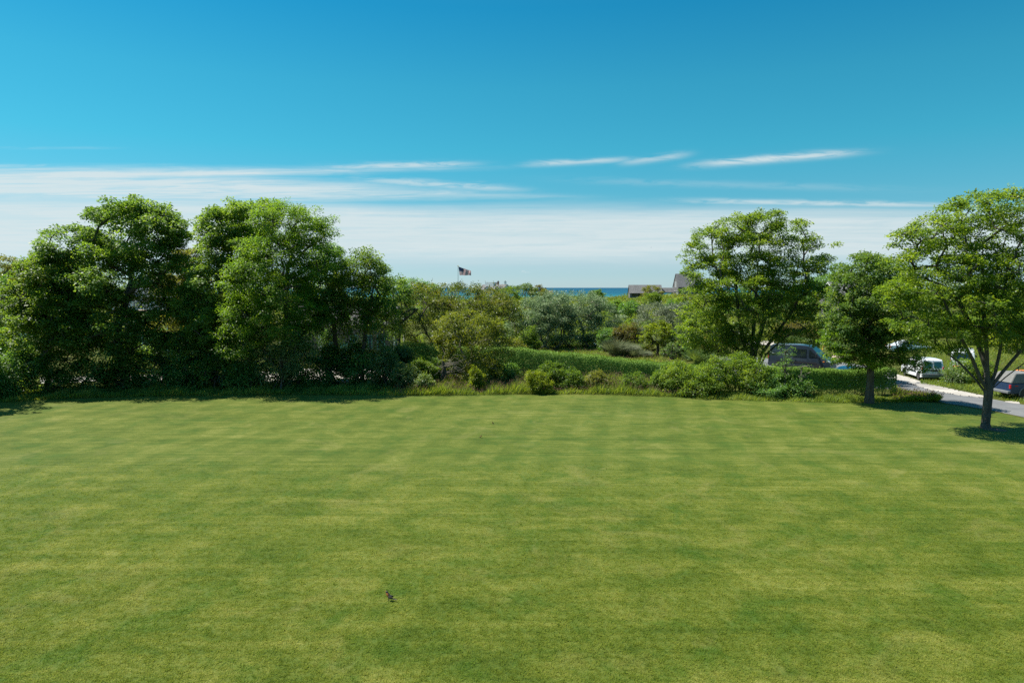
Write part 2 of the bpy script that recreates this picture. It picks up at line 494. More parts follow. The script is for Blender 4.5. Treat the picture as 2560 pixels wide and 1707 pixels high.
M['blue_wall'] = shingle_mat('blue_wall_shingle', (0.05, 0.075, 0.11), (0.11, 0.15, 0.20))
M['teal_trim'] = plain('teal_trim', (0.14, 0.42, 0.40), 0.5)


def lawn_mat(blade=False):
    mt, nt, b, out = new_mat('turf_blade' if blade else 'mown_lawn')
    geo = nt.nodes.new('ShaderNodeNewGeometry')

    def P(scale=(1, 1, 1), rot=(0, 0, 0)):
        mp = nt.nodes.new('ShaderNodeMapping'); mp.inputs['Scale'].default_value = scale; mp.inputs['Rotation'].default_value = rot
        nt.links.new(geo.outputs['Position'], mp.inputs['Vector'])
        return mp.outputs[0]

    def dev(n, w): return mmath(nt, 'MULTIPLY', mmath(nt, 'SUBTRACT', n, 0.5), w)
    o = P((1, 1, 0))
    sep = nt.nodes.new('ShaderNodeSeparateXYZ'); nt.links.new(o, sep.inputs[0])
    X, Y, _ = sep.outputs
    far = nt.nodes.new('ShaderNodeMapRange'); far.interpolation_type = 'SMOOTHSTEP'
    far.inputs['From Min'].default_value = 17.0; far.inputs['From Max'].default_value = 36.0
    nt.links.new(Y, far.inputs['Value'])                      # the last mowing ran lengthways only on the far half
    r22 = (0, 0, RAD(2.2))
    f = mmath(nt, 'ADD', 0.5, dev(tex_noise(nt, o, 0.16, 5, 0.6, 0.5), 0.30))
    small = tex_noise(nt, o, 4.2, 5, 0.7, 0.3)
    fine = tex_noise(nt, o, 22.0, 3, 0.75)
    terms = [(tex_noise(nt, P((0.7, 1, 0), (0, 0, 0.35)), 0.70, 6, 0.62, 0.8), 0.85), (small, 0.42),
             (tex_noise(nt, P((0.035, 1.15, 0), r22), 1.0, 5, 0.6), 0.22), (tex_noise(nt, P((0.06, 3.4, 0), r22), 1.0, 4, 0.6), 0.42)]
    if not blade: terms += [(fine, 1.2), (tex_noise(nt, o, 70.0, 2, 0.8), 1.0)]
    for n_, w_ in terms: f = mmath(nt, 'ADD', f, dev(n_, w_))
    streak = tex_noise(nt, P((0.05, 7.5, 0), r22), 1.0, 3, 0.6)
    f = mmath(nt, 'ADD', f, mmath(nt, 'MULTIPLY', mmath(nt, 'MULTIPLY', dev(streak, 2.2), tex_noise(nt, P((0.10, 0.12, 0)), 1.0, 3, 0.6)), mmath(nt, 'MULTIPLY', far.outputs[0], 0.52)))
    # lengthways mower passes fanning towards the hedge
    wob = mmath(nt, 'MULTIPLY', mmath(nt, 'SUBTRACT', tex_noise(nt, o, 0.07, 2), 0.5), 1.2)
    ph = mmath(nt, 'ADD', mmath(nt, 'ADD', X, mmath(nt, 'MULTIPLY', Y, -0.20)), wob)
    along = mmath(nt, 'SINE', mmath(nt, 'MULTIPLY', mmath(nt, 'ADD', ph, dev(tex_noise(nt, o, 1.1, 3), 0.25)), 2 * math.pi / 2.1))
    along = mmath(nt, 'SUBTRACT', mmath(nt, 'MULTIPLY', mmath(nt, 'ADD', mmath(nt, 'MULTIPLY', along, 1.1), 0.5, True), 2.0), 1.0)
    f = mmath(nt, 'ADD', f, mmath(nt, 'MULTIPLY', mmath(nt, 'MULTIPLY', along, mmath(nt, 'ADD', 0.15, far.outputs[0])), mmath(nt, 'MULTIPLY', tex_noise(nt, P((0.16, 0.05, 0)), 1.0, 4, 0.6), 0.066)))
    if blade:
        at_ = nt.nodes.new('ShaderNodeAttribute'); at_.attribute_name = 'tint'
        f = mmath(nt, 'ADD', f, dev(at_.outputs['Fac'], 0.45))
    c = ramp(nt, f, [(0.02, (0.020, 0.040, 0.004)), (0.34, (0.055, 0.088, 0.009)), (0.60, (0.104, 0.127, 0.017)), (0.98, (0.225, 0.222, 0.064))])
    lush = ramp(nt, tex_noise(nt, P((1, 1, 0), (0, 0, 0.5)), 0.55, 6, 0.68, 0.6), [(0.50, (0, 0, 0)), (0.66, (1, 1, 1))])
    c = mixcol(nt, mmath(nt, 'MULTIPLY', lush, 0.50), c, (0.030, 0.082, 0.008))
    dry = ramp(nt, tex_noise(nt, P((1, 1, 0), (0, 0, 1.9)), 0.40, 7, 0.72, 0.8), [(0.54, (0, 0, 0)), (0.70, (1, 1, 1))])
    c = mixcol(nt, mmath(nt, 'MULTIPLY', dry, 0.38), c, (0.185, 0.175, 0.055))
    if blade:
        c = mixcol(nt, 1.0, c, (2.75, 2.6, 2.6), 'MULTIPLY')
    nt.links.new(c, b.inputs['Base Color'])
    b.inputs['Roughness'].default_value = 0.8; b.inputs['Specular IOR Level'].default_value = 0.12
    if blade:
        tr = nt.nodes.new('ShaderNodeBsdfTranslucent'); nt.links.new(c, tr.inputs['Color'])
        mx = nt.nodes.new('ShaderNodeMixShader'); mx.inputs[0].default_value = 0.58
        nt.links.new(b.outputs[0], mx.inputs[1]); nt.links.new(tr.outputs[0], mx.inputs[2]); nt.links.new(mx.outputs[0], out.inputs['Surface'])
    else:
        b.inputs['Sheen Weight'].default_value = 0.06; b.inputs['Sheen Roughness'].default_value = 0.5; b.inputs['Sheen Tint'].default_value = (0.75, 0.8, 0.25, 1)
        bump(nt, b, mmath(nt, 'ADD', fine, mmath(nt, 'MULTIPLY', small, 0.6)), 0.5, 0.03)
    return mt


def ground_mat():
    mt, nt, b, out = new_mat('rough_grass')
    o = coords(nt)
    f = mmath(nt, 'ADD', mmath(nt, 'MULTIPLY', tex_noise(nt, o, 0.12, 5, 0.6), 0.6), mmath(nt, 'MULTIPLY', tex_noise(nt, o, 2.2, 5, 0.7), 0.5))
    c = ramp(nt, f, [(0.38, (0.034, 0.050, 0.008)), (0.55, (0.064, 0.078, 0.013)), (0.70, (0.110, 0.108, 0.030))])
    nt.links.new(c, b.inputs['Base Color']); b.inputs['Roughness'].default_value = 0.95
    b.inputs['Specular IOR Level'].default_value = 0.1
    bump(nt, b, tex_noise(nt, o, 6.0, 4, 0.7), 0.6, 0.1)
    return mt


def surface_mat(name, stops, s1, s2, rough=0.9, bs=0.4, bd=0.01):
    mt, nt, b, out = new_mat(name)
    o = coords(nt)
    f = mmath(nt, 'ADD', mmath(nt, 'MULTIPLY', tex_noise(nt, o, s1, 5, 0.6), 0.55), mmath(nt, 'MULTIPLY', tex_noise(nt, o, s2, 3, 0.7), 0.45))
    wear = ramp(nt, tex_noise(nt, coords(nt, (0.35, 1, 1), (0, 0, 0.5)), 0.30, 6, 0.7, 1.2), [(0.36, (0.80, 0.80, 0.80)), (0.62, (1.12, 1.11, 1.09))])
    nt.links.new(mixcol(nt, 1.0, ramp(nt, f, stops), wear, 'MULTIPLY'), b.inputs['Base Color']); b.inputs['Roughness'].default_value = rough
    b.inputs['Specular IOR Level'].default_value = 0.25
    bump(nt, b, tex_noise(nt, o, s2 * 2, 3, 0.7), bs, bd)
    return mt


def sea_mat():
    mt, nt, b, out = new_mat('sea_water')
    g = nt.nodes.new('ShaderNodeNewGeometry'); sep = nt.nodes.new('ShaderNodeSeparateXYZ')
    nt.links.new(g.outputs['Position'], sep.inputs[0])
    y = sep.outputs[1]
    lg = mmath(nt, 'LOGARITHM', mmath(nt, 'MAXIMUM', y, 300.0), 10.0)
    n = tex_noise(nt, coords(nt, (0.0006, 0.004, 1), (0, 0, 0.04), 'Object'), 1.0, 5, 0.6)
    f = mmath(nt, 'ADD', lg, mmath(nt, 'MULTIPLY', mmath(nt, 'SUBTRACT', n, 0.5), 0.9))
    # turquoise over the sandbars, deep blue further out
    mr = nt.nodes.new('ShaderNodeMapRange'); mr.inputs['From Min'].default_value = 2.7; mr.inputs['From Max'].default_value = 4.0
    nt.links.new(f, mr.inputs['Value'])
    c = ramp(nt, mr.outputs[0], [(0.0, (0.014, 0.125, 0.145)), (0.30, (0.010, 0.105, 0.135)), (0.42, (0.020, 0.145, 0.160)), (0.52, (0.007, 0.078, 0.120)), (1.0, (0.005, 0.060, 0.110))])
    nt.links.new(c, b.inputs['Base Color'])
    b.inputs['Roughness'].default_value = 0.5; b.inputs['Specular IOR Level'].default_value = 0.12
    bump(nt, b, tex_noise(nt, coords(nt, (0.05, 0.22, 1)), 1.0, 6, 0.65), 0.6, 0.6)
    return mt


M['lawn'] = lawn_mat()
M['turf'] = lawn_mat(True)
M['ground'] = ground_mat()
M['asphalt'] = surface_mat('asphalt', [(0.35, (0.133, 0.137, 0.141)), (0.65, (0.193, 0.197, 0.202))], 0.4, 24, 0.9)
M['sand'] = surface_mat('pale_gravel', [(0.35, (0.318, 0.289, 0.252)), (0.65, (0.477, 0.448, 0.405))], 0.9, 18, 0.95)
M['mulch'] = surface_mat('bark_mulch', [(0.35, (0.102, 0.058, 0.041)), (0.65, (0.177, 0.109, 0.082))], 2.0, 20, 0.95)
M['meadow'] = surface_mat('meadow_soil', [(0.35, (0.058, 0.071, 0.016)), (0.65, (0.126, 0.129, 0.037))], 0.5, 9, 0.95)
M['sea'] = sea_mat()

# ------------------------------------------------------------------ setting
def sheet(name, rows, mat, z=0.0, follow=True):
    """sheet spanned between rows of points (each row the same length)"""
    k = len(rows[0]); co = []
    for r in rows:
        for p in r:
            co.append((p[0], p[1], (hz1(p[0], p[1]) if follow else 0.0) + z))
    q = []
    for i in range(len(rows) - 1):
        for j in range(k - 1):
            a = i * k + j
            q.append((a, a + 1, a + k + 1, a + k))
    me = np_mesh(name, np.array(co), np.array(q), True)
    o = link(name, me, mat); tag(o, kind='structure')
    return o


def build_ground():
    xs = np.concatenate([np.linspace(-900, -160, 24)[:-1], np.linspace(-160, 160, 129), np.linspace(160, 900, 24)[1:]])
    ys = np.concatenate([np.linspace(-60, 40, 11)[:-1], np.linspace(40, 380, 137), np.linspace(380, 900, 8)[1:]])
    gx, gy = np.meshgrid(xs, ys)
    co = np.stack([gx, gy, hz(gx, gy)], -1).reshape(-1, 3)
    nx, ny = len(xs), len(ys)
    i = np.arange(ny - 1)[:, None] * nx + np.arange(nx - 1)[None, :]
    q = np.stack([i, i + 1, i + nx + 1, i + nx], -1).reshape(-1, 4)
    tag(link('ground', np_mesh('ground', co, q, True), M['ground']), kind='structure')
    s = 90000.0
    co = np.array([(-s, 290, -15.0), (s, 290, -15.0), (s, s, -15.0), (-s, s, -15.0)])
    tag(link('sea', np_mesh('sea', co, np.array([[0, 1, 2, 3]])), M['sea']), kind='structure')


build_ground()

# lawn: from under the house to the planted edge
edge_px = [(-420, 1032), (-200, 1016), (0, 1003), (250, 992), (600, 987), (1000, 986), (1300, 983), (1500, 984), (1700, 990), (1900, 1000), (2100, 1006), (2230, 1000), (2300, 1003),
           (2360, 1010), (2470, 1026), (2560, 1045), (2700, 1076), (2900, 1130)]
edge = [gd(*p) for p in edge_px]
ex = np.array([p.x for p in edge]); ey = np.array([p.y for p in edge])


def lawn_far(x):
    return float(np.interp(x, ex, ey))


lx = np.linspace(-80, 66, 147)
rows = []
for t in np.linspace(0, 1, 40):
    rows.append([(x, 1.5 + (lawn_far(x) + 0.12 * math.sin(x * 3.1) + 0.1 * math.sin(x * 7.7) - 1.5) * t) for x in lx])
sheet('lawn', rows, M['lawn'], 0.004)


def strip(name, near_px, far_px, mat, z, n=60, jag=0.0):
    a = [gd(*p) for p in near_px]; b = [gd(*p) for p in far_px]

    def resample(ps):
        d = np.cumsum([0] + [(ps[i + 1] - ps[i]).length for i in range(len(ps) - 1)])
        t = np.linspace(0, d[-1], n)
        return [(np.interp(v, d, [p.x for p in ps]), np.interp(v, d, [p.y for p in ps])) for v in t]
    A, B = resample(a), resample(b)
    R = random.Random(5)
    rws = []
    for k in np.linspace(0, 1, 7):
        row = []
        for p, q in zip(A, B):
            j = R.uniform(-jag, jag) if k in (0, 1) else 0
            row.append((p[0] + (q[0] - p[0]) * k, p[1] + (q[1] - p[1]) * k + j))
        rws.append(row)
    return sheet(name, rws, mat, z)


strip('road', [(2900, 1125), (2700, 1074), (2560, 1043), (2470, 1024), (2360, 1007), (2300, 989), (2234, 974), (2150, 966), (2000, 960), (1850, 950), (1720, 935)],
      [(2900, 1078), (2700, 1037), (2560, 1012), (2470, 996), (2400, 988), (2320, 972), (2280, 957), (2225, 925), (2130, 908), (1990, 899), (1800, 890)], M['asphalt'], 0.012)
strip('road_shoulder', [(2474, 996), (2400, 989), (2320, 974), (2270, 958), (2230, 948)],
      [(2474, 992), (2400, 977), (2320, 959), (2275, 944), (2236, 934)], M['sand'], 0.020, 90, 0.28)
strip('gravel_patch', [(2550, 1010), (2535, 1009), (2512, 1005)], [(2548, 1005), (2530, 1003), (2514, 1003)], M['sand'], 0.022, 10, 0.05)
strip('gravel_verge', [(2230, 968), (2100, 965), (1980, 961), (1850, 954), (1700, 945)], [(2228, 958), (2100, 953), (1980, 949), (1850, 942), (1700, 934)], M['sand'], 0.018, 30, 0.1)
strip('driveway', [(1010, 958), (800, 956), (560, 955), (330, 953), (100, 958)], [(1010, 922), (800, 920), (560, 935), (330, 938), (100, 944)], M['sand'], 0.010, 40)
strip('side_drive', [(1935, 863), (1880, 862), (1830, 860)], [(1935, 853), (1880, 852), (1830, 851)], M['sand'], 0.014, 20)
strip('mulch_bed', [(1700, 902), (1650, 897), (1606, 893)], [(1690, 893), (1650, 889), (1612, 886)], M['mulch'], 0.014, 12, 0.15)
strip('meadow', [(1720, 935), (1560, 925), (1400, 905), (1240, 890)], [(1700, 880), (1560, 868), (1400, 858), (1240, 858)], M['meadow'], 0.008, 40)


# ------------------------------------------------------------------ vegetation
def unit(a):
    return a / np.maximum(np.linalg.norm(a, axis=-1, keepdims=True), 1e-9)


def leaf_mesh(name, P, D, N, Ln, Wd, tint, fold=0.22):
    n = len(P)
    D = unit(D); Sd = np.cross(D, N); bad = np.linalg.norm(Sd, axis=1) < 1e-3
    Sd[bad] = np.cross(D[bad], np.array([0.3, 0.9, 0.2])); Sd = unit(Sd); Nn = unit(np.cross(Sd, D))
    Ln = np.broadcast_to(np.asarray(Ln, float), (n,))[:, None]; Wd = np.broadcast_to(np.asarray(Wd, float), (n,))[:, None]
    v0 = P; v2 = P + D * Ln - Nn * Ln * 0.12
    m = P + D * Ln * 0.48 + Nn * Wd * fold
    co = np.stack([v0, m + Sd * Wd * 0.5, v2, m - Sd * Wd * 0.5], 1).reshape(-1, 3)
    q = np.arange(4 * n).reshape(n, 4)
    return np_mesh(name, co, q, False, {'tint': np.clip(tint, 0, 1)})


def tubes_mesh(name, A, B, ra, rb, sides=6):
    n = len(A)
    d = unit(B - A)
    ref = np.where(np.abs(d[:, 2:3]) > 0.9, np.array([[1.0, 0, 0]]), np.array([[0, 0, 1.0]]))
    u = unit(np.cross(d, ref)); w = np.cross(d, u)
    th = np.arange(sides) * 2 * math.pi / sides
    cs, sn = np.cos(th)[None, :, None], np.sin(th)[None, :, None]
    ring = u[:, None, :] * cs + w[:, None, :] * sn
    lo = A[:, None, :] + ring * np.asarray(ra)[:, None, None]
    hi = B[:, None, :] + ring * np.asarray(rb)[:, None, None]
    co = np.concatenate([lo, hi], 1).reshape(-1, 3)
    base = (np.arange(n) * 2 * sides)[:, None]; j = np.arange(sides)[None, :]; k = (j + 1) % sides
    q = np.stack([base + j, base + k, base + sides + k, base + sides + j], -1).reshape(-1, 4)
    return np_mesh(name, co, q, True)


def crown_points(rng, lobes, n_cl, shell=0.55, bottom=0.45, carve=0.6, lumpy=0.10):
    """cluster centres spread through the lobes, mostly near their skins"""
    L = np.asarray(lobes, float)
    w = L[:, 3] * L[:, 4] + L[:, 4] * L[:, 5] + L[:, 3] * L[:, 5]; w = w / w.sum()
    C = np.zeros((0, 3)); O = np.zeros((0, 3))
    while len(C) < n_cl:
        k = rng.choice(len(L), n_cl * 2, p=w)
        d = unit(rng.normal(size=(n_cl * 2, 3)))
        keep = (d[:, 2] > -0.35) | (rng.random(len(d)) < bottom)
        r = shell + (1.02 - shell) * rng.random(len(d)) ** 0.6
        q1 = d * 4.6 + L[k, :3] * 1.7
        lump = np.sin(q1[:, 0] + 1.3 * np.sin(q1[:, 1])) + np.sin(q1[:, 1] * 1.3 + q1[:, 2]) + np.sin(q1[:, 2] * 1.4 + 1.1 * q1[:, 0])
        r = r * (1 + lumpy * lump)
        c = L[k, :3] + d * r[:, None] * L[k, 3:]
        o = unit(d / L[k, 3:] * L[k, 3:].mean(1, keepdims=True))
        q = np.linalg.norm((c[:, None, :] - L[None, :, :3]) / L[None, :, 3:], axis=2).min(1)
        keep &= (q > carve) | (rng.random(len(d)) < 0.2)
        C = np.concatenate([C, c[keep]]); O = np.concatenate([O, o[keep]])
    return C[:n_cl], O[:n_cl]


def crown_leaves(rng, C, O, per, cr, leaf, flat=0.6, upn=0.55, droop=0.25, wind=0.0, tint0=0.0, spread=0.5):
    n = len(C)
    sc = rng.uniform(0.65, 1.3, n)
    cnt = np.maximum(4, (0.82 * per * sc ** 2 * rng.uniform(0.6, 1.3, n))).astype(int)
    idx = np.repeat(np.arange(n), cnt); m = len(idx)
    g = unit(rng.normal(size=(m, 3))); g[:, 2] = np.where((g[:, 2] < 0) & (rng.random(m) < 0.45), -g[:, 2], g[:, 2])
    off = g * (rng.random(m) ** 0.45)[:, None] * (cr * sc[idx])[:, None]
    off[:, 2] *= flat
    # long sprays: pull the cluster out along its outward direction
    s = rng.random(m) ** 1.5
    P = C[idx] + off * (1 - 0.35 * s)[:, None] + O[idx] * (s * cr * spread)[:, None]
    D = g * 0.7 + O[idx] * 0.6 + rng.normal(size=(m, 3)) * 0.55
    D[:, 2] = D[:, 2] * 0.6 - droop; D[:, 0] += wind
    N = np.array([[0, 0, upn + 0.35]]) + O[idx] * 0.35 + rng.normal(size=(m, 3)) * 0.42 + g * 0.3
    t = 0.46 + tint0 + (rng.normal(size=n) * 0.17)[idx] + rng.normal(size=m) * 0.16
    Ln = 1.08 * leaf[0] * rng.uniform(0.65, 1.25, m); Wd = 1.08 * leaf[1] * rng.uniform(0.7, 1.2, m)
    return P, D, N, Ln, Wd, t


def skeleton(rng, stems, targets, step=0.9, bow=0.10):
    """stems: list of polylines (first point at the ground); grows a branch to every target. Returns nodes, parents, stem id"""
    pos, par = [], []
    for si, st in enumerate(stems):
        prev = -1
        if si and st[0][2] > 0.5:                       # a limb leaving the main trunk
            prev = min(range(len(stems[0])), key=lambda q: abs(stems[0][q][2] - st[0][2]))
        for p in st:
            pos.append(np.array(p, float)); par.append(prev); prev = len(pos) - 1
    n_stem = len(pos)
    fork = np.mean([s[-1] for s in stems], 0)
    order = np.argsort(np.linalg.norm(targets - fork, axis=1))
    buf = np.zeros((n_stem + len(targets) * 14, 3)); buf[:n_stem] = pos
    n = n_stem
    usable = np.ones(len(buf), bool)
    i0 = 0
    for s in stems:
        L = len(s); cut = max(1, int(L * 0.45))
        usable[i0:i0 + cut] = False; i0 += L
    for ti in order:
        t = targets[ti]
        d = np.linalg.norm(buf[:n] - t, axis=1)
        cost = d + 0.6 * np.maximum(0, buf[:n, 2] - t[2] + 0.15 * d) + np.where(usable[:n], 0, 1e6)
        j = int(np.argmin(cost)); dist = d[j]
        k = min(12, max(1, int(dist / step)))
        a = buf[j].copy(); prev = j
        side = rng.normal(size=3) * 0.06 * dist
        for s in range(1, k + 1):
            f = s / k
            p = a + (t - a) * f + np.array([0, 0, 1.0]) * math.sin(math.pi * f) * bow * dist + side * math.sin(math.pi * f)
            buf[n] = p; par.append(prev); prev = n; n += 1
    return buf[:n], np.array(par), n_stem


def tree(name, label, base_px, dist, lobes_px, mat, bark='bark', *args, dy=0.0, **kw):
    return tree_(name, label, base_px, dist, [(a, b + dy, c, d, e, f) for a, b, c, d, e, f in lobes_px], mat, bark, *args, **kw)


def tree_(name, label, base_px, dist, lobes_px, mat, bark='bark', n_cl=300, per=120, cr=0.75, leaf=(0.17, 0.13), seed=1, stems=None,
         trunk_r=0.24, group=None, cat='tree', branches=110, wind=0.12, shell=0.55, flat=0.6, upn=0.55, droop=0.25, spread=0.5,
         bottom=0.45, carve=0.6, z0=None, sides=6, second=None, limb_min=0.045, bow=0.10, tint0=0.0, crown_name='crown'):
    """one tree or big shrub. base_px: source column of its foot; lobes_px: (px, py, depth offset, rx_px, ry_px, depth radius m)"""
    rng = np.random.default_rng(seed)
    bx = at(base_px, 800, dist).x; bz = hz1(bx, dist) if z0 is None else z0
    base = np.array([bx, dist, bz])
    t = thing(name, label, cat, base, 0, group)
    L = []
    for (px, py, dd, rx, ry, rd) in lobes_px:
        c = at(px, py, dist + dd); k = (dist + dd) / FPX
        L.append([c.x - bx, dd, c.z - bz, rx * k, rd, ry * k])
    L = np.array(L)
    C, O = crown_points(rng, L, n_cl, shell, bottom, carve)
    low = 0.10
    C[:, 2] = np.maximum(C[:, 2], low)
    if stems is None:
        cz = np.average(L[:, 2], weights=L[:, 3] * L[:, 5]); cx = np.average(L[:, 0], weights=L[:, 3]); zb = (L[:, 2] - L[:, 5]).min()
        zf = max(0.25, zb * 0.9)
        J = lambda q: rng.normal() * q
        stems = [[(0, 0, -0.15), (cx * 0.05 + J(.12), J(.1), zf * 0.5), (cx * 0.15 + J(.25), J(.2), zf), (cx * 0.4 + J(.5), J(.4), zf + (cz - zf) * 0.5), (cx * 0.8 + J(.7), J(.5), cz)]]
    tg = C[rng.permutation(len(C))[:branches]]
    nodes, par, ns = skeleton(rng, stems, tg, step=max(0.3, cr), bow=bow)
    acc = np.ones(len(nodes)) * 0.6
    for i in range(len(nodes) - 1, -1, -1):
        if par[i] >= 0: acc[par[i]] += acc[i]
    r = acc ** 0.48
    r = 0.010 + r * (trunk_r / r.max())
    idx = np.where(par >= 0)[0]
    # flare at the foot of every stem
    isroot = par == -1
    ra = r[par[idx]] * 1.0
    ra = np.minimum(ra, r[idx] * 1.8 + 0.004)
    stem_seg = idx < ns
    ra = np.where(isroot[par[idx]], r[idx] * 1.45, np.where(stem_seg, r[par[idx]], ra))
    rb = r[idx]
    # which first-order limb does each node belong to
    key = np.zeros(len(nodes), int) - 1
    for i in range(ns, len(nodes)):
        key[i] = i if par[i] < ns else key[par[i]]
    big = {}
    for i in range(ns, len(nodes)):
        if key[i] == i and r[i] > limb_min: big[i] = []
    trunk_idx = []
    for q, i in enumerate(idx):
        if i >= ns and key[i] in big: big[key[i]].append(q)
        else: trunk_idx.append(q)
    A, B = nodes[par[idx]], nodes[idx]
    root = np.arange(len(nodes))
    for i in range(len(nodes)):
        if par[i] >= 0: root[i] = root[par[i]]
    roots = [i for i in range(len(nodes)) if par[i] == -1]
    tq = np.array(trunk_idx); tr = root[idx[tq]]
    for q in roots:
        tt_ = tq[tr == q]
        nm = 'trunk' if len(roots) == 1 else 'stem'
        if len(tt_): link(nm, tubes_mesh(nm, A[tt_], B[tt_], ra[tt_], rb[tt_], max(sides, 7) if len(roots) < 4 or sides > 4 else 5), M[bark], t)
    for k_, qs in big.items():
        qs = np.array(qs)
        if len(qs): link('branch', tubes_mesh('branch', A[qs], B[qs], ra[qs], rb[qs], sides), M[bark], t)
    P, D, N, Ln, Wd, tt = crown_leaves(rng, C, O, per, cr, leaf, flat, upn, droop, wind, tint0, spread)
    ok = P[:, 2] > 0.03
    me = leaf_mesh('crown', P[ok], D[ok], N[ok], Ln[ok], Wd[ok], tt[ok])
    link(crown_name, me, M[mat], t)
    if second:
        # shoots or flowers of another colour scattered on the outside
        m2, frac, sz, up = second
        sel = rng.permutation(len(C))[:int(len(C) * frac)]
        P, D, N, Ln, Wd, tt = crown_leaves(rng, C[sel] + O[sel] * cr * 0.5, O[sel], max(4, int(per * 0.25)), cr * 0.7, sz, 1.0, 0.2, -up, wind, 0.1, 0.9)
        link('shoots', leaf_mesh('shoots', P, D, N, Ln, Wd, tt), M[m2], t)
    return t


def shrub(name, label, px, top_py, rx, dist, mat, foot_py=None, seed=1, n_cl=None, per=70, cr=0.4, leaf=(0.11, 0.08), group=None, lobes=None, **kw):
    """low bush: its dome spans px-rx .. px+rx and tops out at source row top_py"""
    k = FPX / dist
    bx = at(px, 800, dist).x; zg = hz1(bx, dist)
    ztop = at(px, top_py, dist).z - zg
    ztop = max(ztop, 0.5)
    R = random.Random(seed)
    hp = ztop * k
    gy = top_py + hp
    if lobes is None:
        lobes = [(px + rx * R.uniform(-.15, .15), gy - hp * 0.40, 0, rx * 0.72, hp * 0.42, rx / k * 0.75)]
        for q in range(6):
            ox = R.uniform(-0.75, 0.75); hh = hp * (R.uniform(0.35, 1.0) if q else 1.0) * (1 - 0.35 * abs(ox))
            rr = R.uniform(0.22, 0.42)
            lobes.append((px + rx * ox, gy - hh + hp * rr * 0.7, R.uniform(-.6, .6) * rx / k, rx * rr, hp * rr * 0.75, rx / k * rr))
    if n_cl is None:
        area = sum((l[3] / k) * (l[4] / k) for l in lobes) * 4
        n_cl = int(max(24, min(260, area * 2.2 / (cr * cr))))
    a = dict(trunk_r=0.05, branches=min(40, n_cl), wind=0.08, limb_min=9, sides=4, cat='shrub', shell=0.45, flat=0.75, spread=0.85, crown_name='foliage')
    a.update(kw)
    w = rx / k
    st = a.pop('stems', None)
    if st is None:
        st = [[(R.uniform(-.3, .3) * w, R.uniform(-.3, .3) * w, -0.1), (R.uniform(-.4, .4) * w, R.uniform(-.3, .3) * w, ztop * 0.25), (R.uniform(-.5, .5) * w, R.uniform(-.3, .3) * w, ztop * 0.5)] for _ in range(4)]
    bk = a.pop('bark', 'bark')
    return tree(name, label, px, dist, lobes, mat, bk, n_cl, per, cr, leaf, seed, st, group=group, **a)


def blades(rng, P, h, w, lean=0.42, wind=(0.30, 0.0)):
    n = len(P)
    D = np.stack([rng.normal(size=n) * lean + wind[0], rng.normal(size=n) * lean + wind[1], np.ones(n)], 1)
    N = np.stack([rng.normal(size=n) * 0.7, rng.normal(size=n) * 0.7, np.full(n, 0.9)], 1)
    return D, N, h * rng.uniform(0.6, 1.2, n), np.full(n, w) * rng.uniform(0.8, 1.3, n)


def px_poly_points(rng, poly_px, n, step_y=None):
    """n random ground points inside a source-pixel quad strip given as near/far polylines"""
    near, far = poly_px
    a = [gd(*p) for p in near]; b = [gd(*p) for p in far]
    ta = np.linspace(0, 1, len(a)); tb = np.linspace(0, 1, len(b))
    t = rng.random(n); k = rng.random(n)
    ax = np.interp(t, ta, [p.x for p in a]); ay = np.interp(t, ta, [p.y for p in a])
    bx = np.interp(t, tb, [p.x for p in b]); by = np.interp(t, tb, [p.y for p in b])
    x = ax + (bx - ax) * k; y = ay + (by - ay) * k
    return np.stack([x, y, hz(x, y)], 1)


def grass_stuff(name, poly, n, h, w, mat, seed, seeds=0, seed_mat='seed', lean=0.42, patch=0.5):
    rng = np.random.default_rng(seed)
    P = px_poly_points(rng, poly, n)
    ph = 0.7 + patch * np.sin(P[:, 0] * 0.9 + 1.3 * np.sin(P[:, 1] * 1.1)) * 0.5 + patch * 0.35 * np.sin(P[:, 0] * 3.1)
    D, N, Ln, Wd = blades(rng, P, h, w, lean)
    Ln = Ln * np.clip(ph, 0.25, 1.4)
    t = 0.45 + rng.normal(size=n) * 0.2 + 0.12 * np.sin(P[:, 0] * 0.5)
    o = link(name, leaf_mesh(name, P, D, N, Ln, Wd, t, 0.1), M[mat]); tag(o, kind='stuff')
    if seeds:
        sel = rng.permutation(n)[:seeds]
        Q = P[sel] + unit(D[sel]) * (Ln[sel] * 0.98)[:, None]
        o2 = link('seed_head_mass', leaf_mesh('seed_head_mass', Q, D[sel], N[sel], np.full(seeds, 0.20) * rng.uniform(0.6, 1.3, seeds), np.full(seeds, 0.045), rng.random(seeds)), M[seed_mat], o)
        tag(o2, kind='stuff')
    return o


